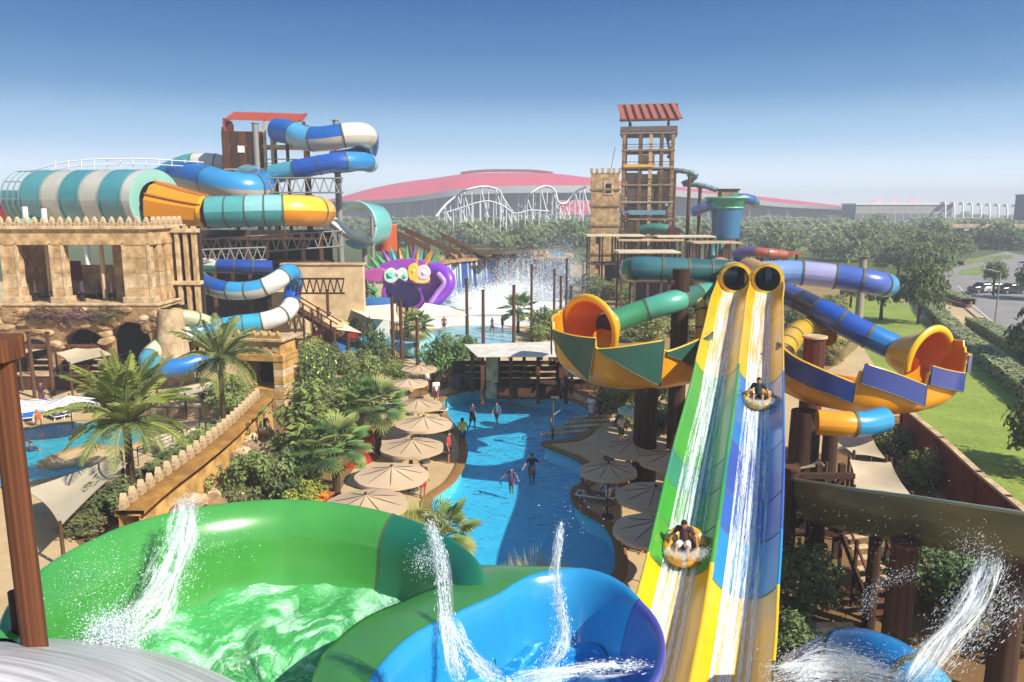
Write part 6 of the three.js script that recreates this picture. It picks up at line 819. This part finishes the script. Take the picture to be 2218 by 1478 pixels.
// ------------------------------------------------------------------ people: one continuous body each, clothes and hair on it
function fieldMesh(bones, cell, k = .035) {   // bones: [a, b, ra, rb]; smooth union of tapered capsules
  const lo = V(9, 9, 9), hi = V(-9, -9, -9); for (const [a, b, ra, rb] of bones) for (const [p, r] of [[a, ra], [b, rb]]) { lo.min(p.clone().subScalar(r + .05)); hi.max(p.clone().addScalar(r + .05)); }
  const size = max(hi.x - lo.x, hi.y - lo.y, hi.z - lo.z), n = Math.ceil(size / cell) + 4, half = n / 2, c = lo.clone().add(hi).multiplyScalar(.5), mc = new MarchingCubes(n, undefined, false, false, 60000), sc = cell;
  mc.isolation = 0; const bb = bones.map(([a, b, ra, rb]) => { const d = b.clone().sub(a); return [a.x, a.y, a.z, d.x, d.y, d.z, d.lengthSq() || 1e-6, ra, rb]; });
  for (let z = 0; z < n; z++) for (let y = 0; y < n; y++) for (let x = 0; x < n; x++) {
    const px = c.x + (x - half) * sc, py = c.y + (y - half) * sc, pz = c.z + (z - half) * sc; let d = 9;
    for (const q of bb) { const ux = px - q[0], uy = py - q[1], uz = pz - q[2], t = min(1, max(0, (ux * q[3] + uy * q[4] + uz * q[5]) / q[6])), e = hypot(ux - q[3] * t, uy - q[4] * t, uz - q[5] * t) - lerp(q[7], q[8], t); const h = max(k - abs(d - e), 0) / k; d = min(d, e) - h * h * k * .25; }
    mc.field[x + y * n + z * n * n] = -d;
  }
  mc.update(); const cnt = mc.count, P3 = new Float32Array(mc.positionArray.slice(0, cnt * 3)), N3 = new Float32Array(mc.normalArray.slice(0, cnt * 3)); for (let i = 0; i < cnt; i++) { P3[3 * i] = c.x + P3[3 * i] * half * sc; P3[3 * i + 1] = c.y + P3[3 * i + 1] * half * sc; P3[3 * i + 2] = c.z + P3[3 * i + 2] * half * sc; }
  const g = new THREE.BufferGeometry(); g.setAttribute('position', new THREE.BufferAttribute(P3, 3)); g.setAttribute('normal', new THREE.BufferAttribute(N3, 3)); return g;
}
// pose: joint places; facing +z, feet at y = 0 unless seated
const pose = (o = {}) => { const m = (x) => V(-x.x, x.y, x.z), J = { hip: V(.09, .92, 0), knee: V(.10, .50, .03), ank: V(.10, .08, -.01), toe: V(.12, .035, .14), sh: V(.19, 1.42, 0), elb: V(.27, 1.14, -.02), wr: V(.28, .89, .06), head: V(0, 1.62, .02), neck: V(0, 1.45, 0), chest: V(0, 1.28, .01), pel: V(0, .95, 0) }; const R = {}, L = {}; for (const k of ['hip', 'knee', 'ank', 'toe', 'sh', 'elb', 'wr']) { R[k] = (o.R?.[k] ?? o[k] ?? J[k]).clone(); L[k] = m(o.L?.[k] ?? o[k] ?? J[k]); } return { R, L, ...Object.fromEntries(['head', 'neck', 'chest', 'pel'].map((k) => [k, o[k] ?? J[k]])) }; };
function bodyParts(q) {
  const b = [], leg = [], torso = [], sleeves = [], hair = [];
  torso.push([q.pel, q.chest, .125, .135], [V(q.pel.x - .06, q.pel.y, q.pel.z), V(q.pel.x + .06, q.pel.y, q.pel.z), .115, .115], [q.R.sh, q.L.sh, .068, .068], [q.chest, q.neck, .12, .06]);
  b.push(...torso, [q.neck, q.head, .055, .06], [q.head, q.head.clone().add(V(0, .075, -.015)), .088, .085], [q.head.clone().add(V(0, -.06, .045)), q.head.clone().add(V(0, .02, .05)), .05, .06], [q.head.clone().add(V(0, .0, .095)), q.head.clone().add(V(0, -.02, .115)), .014, .018]);
  for (const s of [q.R, q.L]) { const e = s === q.R ? 1 : -1; leg.push([s.hip, s.knee, .092, .062]); b.push([s.hip, s.knee, .09, .058], [s.knee, s.ank, .058, .038], [s.ank.clone().add(V(0, -.02, -.03)), s.toe, .04, .03], [s.sh, s.elb, .055, .042], [s.elb, s.wr, .042, .028], [q.head.clone().add(V(e * .088, -.01, 0)), q.head.clone().add(V(e * .09, .03, -.01)), .014, .018]); sleeves.push([s.sh, s.sh.clone().lerp(s.elb, .55), .07, .058]);
    const d = s.wr.clone().sub(s.elb).normalize(), sd = V(0, 0, 1).cross(d).normalize(), f = sd.clone().cross(d).normalize(), pm = s.wr.clone().addScaledVector(d, .075); b.push([s.wr, pm, .026, .034]); for (let k = 0; k < 4; k++) { const r = pm.clone().addScaledVector(f, (k - 1.5) * .02), kn = r.clone().addScaledVector(d, .045), tp = kn.clone().addScaledVector(d, [.028, .04, .042, .034][k]).addScaledVector(sd, -e * .012); b.push([r, kn, .0095, .009], [kn, tp, .009, .008]); } b.push([s.wr.clone().addScaledVector(d, .03).addScaledVector(f, .03), s.wr.clone().addScaledVector(d, .075).addScaledVector(f, .06), .011, .009]); }
  hair.push([q.head.clone().add(V(0, .06, -.03)), q.head.clone().add(V(0, .085, -.01)), .092, .088], [q.head.clone().add(V(0, 0, -.06)), q.head.clone().add(V(0, .05, -.05)), .06, .085]);
  const grow = (l, e) => l.map(([a, c, ra, rb]) => [a, c, ra + e, rb + e]);
  const short = leg.map(([a, c, ra, rb]) => [a, a.clone().lerp(c, .72), ra + .022, lerp(ra, rb, .72) + .03]);
  return { body: fieldMesh(b, .02), shorts: fieldMesh([...grow([torso[1]], .02), ...short], .024), shirt: fieldMesh([...grow([torso[0], torso[2], torso[3]].map(([a, c, ra, rb], i) => i === 2 ? [a, a.clone().lerp(c, .6), ra, .09] : [a, c, ra, rb]), .018), ...sleeves.map(([a, c, ra, rb]) => [a, c, ra + .006, rb + .008])], .024), hair: fieldMesh(hair, .018), eyes: [ball(.012, q.head.x + .033, q.head.y + .02, q.head.z + .098, 6), ball(.012, q.head.x - .033, q.head.y + .02, q.head.z + .098, 6)] };
}
const POSE = {
  stand: bodyParts(pose({ R: { elb: V(.30, 1.16, -.04), wr: V(.31, .93, .06) } })),
  walk: bodyParts(pose({ R: { knee: V(.10, .52, .16), ank: V(.10, .10, .12), toe: V(.11, .05, .27), elb: V(.26, 1.15, -.12), wr: V(.27, .93, -.08) }, L: { knee: V(.10, .50, -.06), ank: V(.10, .12, -.26), toe: V(.11, .04, -.14), elb: V(.26, 1.15, .08), wr: V(.26, .96, .2) } })),
  wade: bodyParts(pose({ R: { elb: V(.42, 1.24, .06), wr: V(.58, 1.12, .2) }, L: { elb: V(.40, 1.22, .08), wr: V(.56, 1.06, .2) } })),
  sit: bodyParts(pose({ pel: V(0, .14, 0), chest: V(0, .46, -.1), neck: V(0, .62, -.12), head: V(0, .79, -.08), hip: V(.1, .14, .02), knee: V(.17, .34, .40), ank: V(.19, .14, .74), toe: V(.2, .26, .82), sh: V(.19, .59, -.12), elb: V(.36, .40, -.02), wr: V(.42, .26, .2) })),
};
const HAIR = std('#1d1713', .8);
function person(label, kind, p, turn, shirt, shorts, o = {}) {
  const q = POSE[kind], t = thing('person', label, 'person', p, turn, o.group); t.scale.setScalar(o.s ?? 1);
  part('body', q.body, o.skin ?? W.skin, t); part('shorts', q.shorts, std(shorts, .85), t); if (shirt) part('shirt', q.shirt, std(shirt, .85), t); part('hair', q.hair, HAIR, t); part('eyes', q.eyes, W.black, t); return t;
}
const inPool = (u, v, depth) => G(u, v, .03).setY(.03 - depth);
person('man with dark top and red shorts standing on the terrace beside the parasols', 'stand', G(916, 1078), .7, '#3a3440', '#b02a2a', { s: 1.02 });
person('man with red top and dark shorts standing at the pool rim', 'stand', G(972, 1003), 1.4, '#b83a3c', '#3a2028', { s: 1.02 });
person('wader with dark clothes striding through the far shallow water, left one', 'walk', inPool(1023, 919, .35), .6, '#20304a', '#1c2436');
person('smaller wader with blue clothes in the far shallow water, right one', 'walk', inPool(1076, 908, .35), -.4, '#3a6a8a', '#24405a', { s: .85 });
person('bather with arms spread in the middle of the pool', 'wade', inPool(1152, 1022, .75), .3, '#22242c', '#1a1c22');
person('child wading left of the bather with spread arms', 'wade', inPool(1108, 1048, .55), -.5, '#5a4a6a', '#7a4a5a', { s: .8 });
person('person with pale clothes at the top of the pool steps', 'stand', G(1280, 912), -.6, '#e6ddd8', '#d8c8c4'); person('person with dark clothes right of the pale clothed one at the steps', 'stand', G(1300, 914), -1.2, '#4a3434', '#3a2c34');
person('person with pale top bending beside the racing slide bottom', 'walk', G(1392, 1196), -1.0, '#d8d0cc', '#4a3a3a'); person('person with striped towel colours beside the striped lounger', 'stand', G(1362, 1062), -.8, '#c8a8a0', '#8a3a3a');
person('person with dark clothes by the crenellated wall below the gate', 'stand', G(574, 958), .4, '#2a2436', '#2c2430'); person('guest with white shirt beside the small far parasols', 'stand', G(926, 846), 1.2, '#e2ddd6', '#3a3430');
person('guest with pink top at the timber hut', 'stand', G(1222, 866), .2, '#c88a84', '#6a4a48'); person('guest with brown top at the timber hut', 'walk', G(1238, 868), -1.2, '#7a5040', '#4a3230');
person('guest with dark clothes between the white parasols', 'stand', G(92, 880), .5, '#3a2c34', '#5a3a34'); person('guest with orange shorts beside the blue lounger', 'walk', G(84, 925), 1.1, null, '#c8602c', { s: .9 });
person('swimmer with only head and shoulders above the left pool', 'wade', inPool(68, 978, 1.2), .4, '#2a3a4a', '#24303c');
[[962, 718, '#8a4a4a', 'left'], [1066, 722, '#3a4a6a', 'middle'], [1088, 716, '#a87a5a', 'right'], [1180, 690, '#4a5a4a', 'farthest right']].forEach(([u, v, c, n], i) => person('tiny bather by the beach, ' + n + ' one of four', i % 2 ? 'walk' : 'stand', G(u, v), i, c, '#3a3440'));
// rafts and their riders on the racing slide
function raft(label, u, v, o) {
  let best = 0, bd = 1e9; for (let i = 0; i <= 600; i++) { const p = chute.getPointAt(i / 600), vv = CY - Math.tan(atan2(p.y - H, -p.z) + PITCH) * F; if (abs(vv - v) < bd) { bd = abs(vv - v); best = i / 600; } }
  const p = chute.getPointAt(best), T = chute.getTangentAt(best), R = T.clone().cross(UPV).normalize(), U = R.clone().cross(T).normalize(); p.addScaledVector(R, o).addScaledVector(U, -.5);
  const t = thing('ring_raft', label, 'raft', p), m = new THREE.Matrix4().makeBasis(R.clone().negate(), U, T); t.quaternion.setFromRotationMatrix(m);
  part('ring', new THREE.TorusGeometry(.52, .19, 14, 40).scale(1, 1.18, 1).rotateX(PI / 2), gloss('#e8a818', .35), t); for (let k = 0; k < 6; k++) { const a = k * PI / 3 + .3; part('ring_stripe', new THREE.TorusGeometry(.52, .196, 14, 4, .2).rotateZ(a).scale(1, 1.18, 1).rotateX(PI / 2), std('#d8ccb0', .5), t); } part('floor', new THREE.CylinderGeometry(.42, .42, .04, 24).translate(0, -.1, 0), std('#4a4a48', .7), t); for (const s of [-1, 1]) part('handle', new THREE.TorusGeometry(.08, .018, 6, 12, PI).translate(s * .56, .18, .1), W.black, t);
  return [t, p, m];
}
{ const [t, p, m] = raft('yellow ring raft in the blue lane of the racing slide', 1638, 838, -.925), r = person('rider with dark clothes sitting on the raft in the blue lane', 'sit', p.clone().add(V(0, -.02, -.1)), 0, '#2c3434', '#1c2020'); r.quaternion.setFromRotationMatrix(m);
  const [t2, p2, m2] = raft('yellow ring raft in the green lane of the racing slide', 1492, 1168, .925), r2 = person('rider with maroon top sitting on the raft in the green lane', 'sit', p2.clone().add(V(0, -.02, -.1)), 0, '#4a2c38', '#e0d8d0'); r2.quaternion.setFromRotationMatrix(m2); globalThis.raftAt = [p, p2]; }

[[1002, 968, 'stand', '#e0c23a', '#2a4a8a', 'guest with yellow top at the pool rim behind the red topped man'], [890, 1062, 'walk', null, '#2a6a9a', 'bare chested guest with blue shorts between the two nearest parasols'], [945, 872, 'walk', '#e8e4e0', '#8a3a5a', 'guest with white top walking by the far corner of the pool'], [1318, 1100, 'walk', '#3a8ab0', '#e0dcd0', 'guest with blue top by the pool curve under the dark parasols'], [1345, 960, 'stand', '#e6d8c0', '#4a6a4a', 'guest with cream top left of the brown column'],
  [30, 945, 'stand', '#d04a4a', '#e8e4dc', 'guest with red top beside the left pool'], [250, 905, 'walk', '#4a8ac0', '#c8b090', 'guest with blue top behind the big date palm'], [440, 880, 'stand', '#e8d8c8', '#6a4a3a', 'guest with pale top by the low terrace wall'], [190, 835, 'walk', '#c86a3a', '#3a3a3a', 'guest with rust top at the left shelters'], [985, 858, 'stand', '#5a3a6a', '#2a2a3a', 'guest with violet top by the slatted pavilion'],
].forEach(([u, v, k, a, b, l], i) => { const inW = k === 'wade'; person(l, k, inW ? inPool(u, v, .7) : G(u, v), i * 1.7, a, b, { skin: i % 3 ? W.skin : W.skin2 }); });
// ------------------------------------------------------------------ flying water: drops past counting
const dropMat = new THREE.MeshPhysicalMaterial({ color: col('#f6fafb'), roughness: .4, transmission: .62, thickness: 0, side: THREE.DoubleSide });
const dropGeo = new THREE.IcosahedronGeometry(1, 1);
// jets: [points, width at both ends, count, drop size, stretch]
const whiteMat = std('#fbfdfd', .6);
function spray(label, jets, mat = dropMat) {
  const N = jets.reduce((s, j) => s + j.n, 0), m = new THREE.InstancedMesh(dropGeo, mat, N), R = rng(label.length * 77 + N), q = new THREE.Quaternion(), x = new THREE.Matrix4(), g3 = () => (R() + R() + R() - 1.5) * .9; let k = 0;
  for (const j of jets) { const c = j.pts.length > 1 ? curve(j.pts.map((p) => p.isVector3 ? p : P(...p))) : null, c0 = j.pts[0].isVector3 ? j.pts[0] : P(...j.pts[0]);
    for (let i = 0; i < j.n; i++) { const s = R(), p = c ? c.getPoint(s) : c0.clone(), T = c ? c.getTangent(s) : V(R() - .5, R() - .2, R() - .5).normalize(), w = lerp(j.w[0], j.w[1], s); p.add(V(g3() * w, g3() * w * (j.fy ?? .8), g3() * w)); const r = j.r * (.35 + 1.3 * R() * R()), st = 1 + (j.st ?? 1.5) * 1.5 * R() * R(); q.setFromUnitVectors(UPV, T.normalize()); x.compose(p, q, V(r, r * st, r)); m.setMatrixAt(k++, x); } }
  m.name = numbered('water_spray'); shade(m); tag(m, label, 'splash', null, 'stuff'); scene.add(m); return m;
}
spray('tall white splash over the left side of the green bowl', [{ pts: [[400, 1085, 13.6], [398, 1150, 13], [375, 1230, 12.5], [325, 1320, 11.9], [250, 1400, 11.2]], w: [.22, .75], n: 5491, r: 0.0047, st: 4 }, { pts: [[410, 1080, 13.8], [402, 1130, 13.2]], w: [.25, .3], n: 739, r: 0.0062, st: 2 }, { pts: [[245, 1375, 11.2]], w: [.5, .5], n: 5491, r: 0.0101, st: 1, fy: .75 }, { pts: [[130, 1290, 11.5], [300, 1230, 12.2]], w: [.9, .9], n: 1689, r: 0.0047 }, { pts: [[330, 1250, 12], [520, 1180, 13]], w: [.8, .8], n: 274, r: 0.0054 }]);
spray('falling water column in front of the dark green panel', [{ pts: [[930, 1130, 10.4], [952, 1200, 10], [962, 1300, 9.7], [975, 1390, 9.4], [1000, 1470, 9.2]], w: [.10, .12], n: 3168, r: 0.0047, st: 6, fy: 1.5 }, { pts: [[925, 1215, 10]], w: [.28, .28], n: 950, r: 0.0043, st: 2 }, { pts: [[965, 1340, 9.6], [1020, 1420, 9.3], [1090, 1490, 9]], w: [.07, .14], n: 1372, r: 0.0047, st: 5 }]);
spray('thin water column rising over the blue bowl', [{ pts: [[1216, 1135, 10.6], [1208, 1190, 10.4], [1200, 1240, 10.3]], w: [.05, .08], n: 739, r: 0.0047, st: 5, fy: 1.4 }, { pts: [[1200, 1240, 10.2], [1212, 1310, 10], [1218, 1390, 9.7], [1180, 1450, 9.5]], w: [.10, .2], n: 1689, r: 0.0047, st: 4 }, { pts: [[1190, 1120, 10.6], [1320, 1110, 10.8]], w: [.5, .5], n: 94, r: 0.0047 }, { pts: [[1100, 1480, 9.6], [1250, 1450, 9.7], [1400, 1440, 9.9]], w: [.16, .16], n: 1584, r: 0.0047, st: 4, fy: .5 }]);
spray('splash fanning up in the lower right corner', [{ pts: [[1960, 1478, 12], [2040, 1380, 12.2], [2110, 1290, 12.5], [2150, 1200, 12.8]], w: [.35, .35], n: 3168, r: 0.0043, st: 7 }, { pts: [[2000, 1478, 12], [2110, 1370, 12.2], [2200, 1280, 12.4]], w: [.35, .4], n: 2745, r: 0.0043, st: 7 }, { pts: [[2110, 1190, 12.6]], w: [.5, .5], n: 528, r: 0.0051 }, { pts: [[1870, 1330, 13], [1900, 1270, 13], [1980, 1240, 13]], w: [.14, .2], n: 739, r: 0.0043, st: 3 }, { pts: [[1690, 1470, 13], [1780, 1440, 13], [1960, 1470, 12]], w: [.5, .6], n: 3801, r: 0.0054, st: 5 }, { pts: [[1800, 1200, 14], [2000, 1150, 14]], w: [1.2, 1.2], n: 232, r: 0.0047 }]);
{ const [a, b] = raftAt; spray('splash under the raft in the green lane', [{ pts: [b.clone().add(V(-.7, .15, .75)), b.clone().add(V(0, .15, .95)), b.clone().add(V(.7, .15, .75))], w: [.22, .22], n: 2745, r: 0.0062, st: 2, fy: .9 }]); spray('splash under the raft in the blue lane', [{ pts: [a.clone().add(V(-.6, .1, .7)), a.clone().add(V(0, .05, .9)), a.clone().add(V(.6, .1, .7))], w: [.2, .2], n: 1584, r: 0.0071, st: 2 }]); }
spray('white spray cloud between waterfall and beach', [{ pts: [[985, 656, 100], [1060, 640, 106], [1130, 630, 108], [1210, 640, 104]], w: [1.6, 2.6], n: 31200, r: 0.028, st: 1.5, fy: .9 }, { pts: [[1040, 668, 98], [1200, 668, 98]], w: [1.6, 1.8], n: 13000, r: 0.025, fy: .4 }, { pts: [[1070, 606, 112], [1190, 586, 112]], w: [2.4, 3], n: 13000, r: 0.022, fy: 1.3 }, { pts: [[1205, 560, 112], [1250, 610, 106]], w: [3, 3], n: 9360, r: 0.022, fy: 1.3 }], whiteMat);

// connected sheets of water inside the jets: torn ribbons along the flight path
const sheetTex = tex((x, y) => { const e = sin(PI * x), n = fbm(x * 9, y * 4, [9, 4], 151, 5), k = fbm(x * 40, y * 26, [40, 26], 152, 3), f = min(1, 6 * y) * min(1, 6 * (1 - y)); return [.97, .98, .98, max(0, min(.8, ((n - .42) * 3.4 + (k - .5) * 2.2) * e * f))]; }, 256, 1024, 1, 1), sheetMat = std('#fafcfc', .3, { map: sheetTex, transparent: true });
function waterSheet(label, list) { const R = rng(label.length * 13), g = []; for (const [pts, w0, w1, n] of list) for (let k = 0; k < n; k++) { const off = V((R() - .5) * w0, (R() - .5) * .15, (R() - .5) * w0), c = curve(pts.map((p) => P(...p).add(off))), tw = R() * 3, G1 = grid((i, j) => { const p = c.getPoint(j), T = c.getTangent(j), a = tw + j * 1.5, N = V(cos(a), .15, sin(a)).cross(T).normalize(), w = lerp(w0, w1, j) * (.5 + .5 * R() * 0 + .35 * sin(j * 9 + k)); p.addScaledVector(N, (i - .5) * w); p.u = i; p.v = j; return p; }, 6, 30); g.push(G1); } const m = one('water_sheet', label, 'splash', g, sheetMat); m.userData.kind = 'stuff'; return m; }
waterSheet('torn sheets of water in the tall splash over the green bowl', [[[[400, 1085, 13.5], [392, 1150, 13], [370, 1230, 12.5], [320, 1320, 11.9], [250, 1390, 11.2]], .35, 1.1, 8]]);
waterSheet('torn sheets of water in the column before the dark green panel', [[[[930, 1130, 10.4], [952, 1200, 10], [962, 1300, 9.7], [975, 1390, 9.4], [1000, 1480, 9.2]], .22, .34, 6], [[[965, 1340, 9.6], [1020, 1420, 9.3], [1090, 1490, 9]], .2, .3, 3]]);
waterSheet('torn sheets of water in the column over the blue bowl', [[[[1216, 1135, 10.6], [1205, 1220, 10.3], [1212, 1310, 10], [1218, 1390, 9.7], [1180, 1450, 9.5]], .14, .3, 5], [[[1100, 1486, 9.6], [1250, 1452, 9.7], [1400, 1446, 9.9]], .3, .25, 4]]);
waterSheet('torn sheets of water in the splash of the lower right corner', [[[[1960, 1490, 12], [2040, 1380, 12.2], [2110, 1290, 12.5], [2150, 1200, 12.8]], .6, .5, 7], [[[1690, 1470, 13], [1780, 1446, 13], [1960, 1476, 12]], .6, .7, 6]]);
renderer.render(scene, camera);
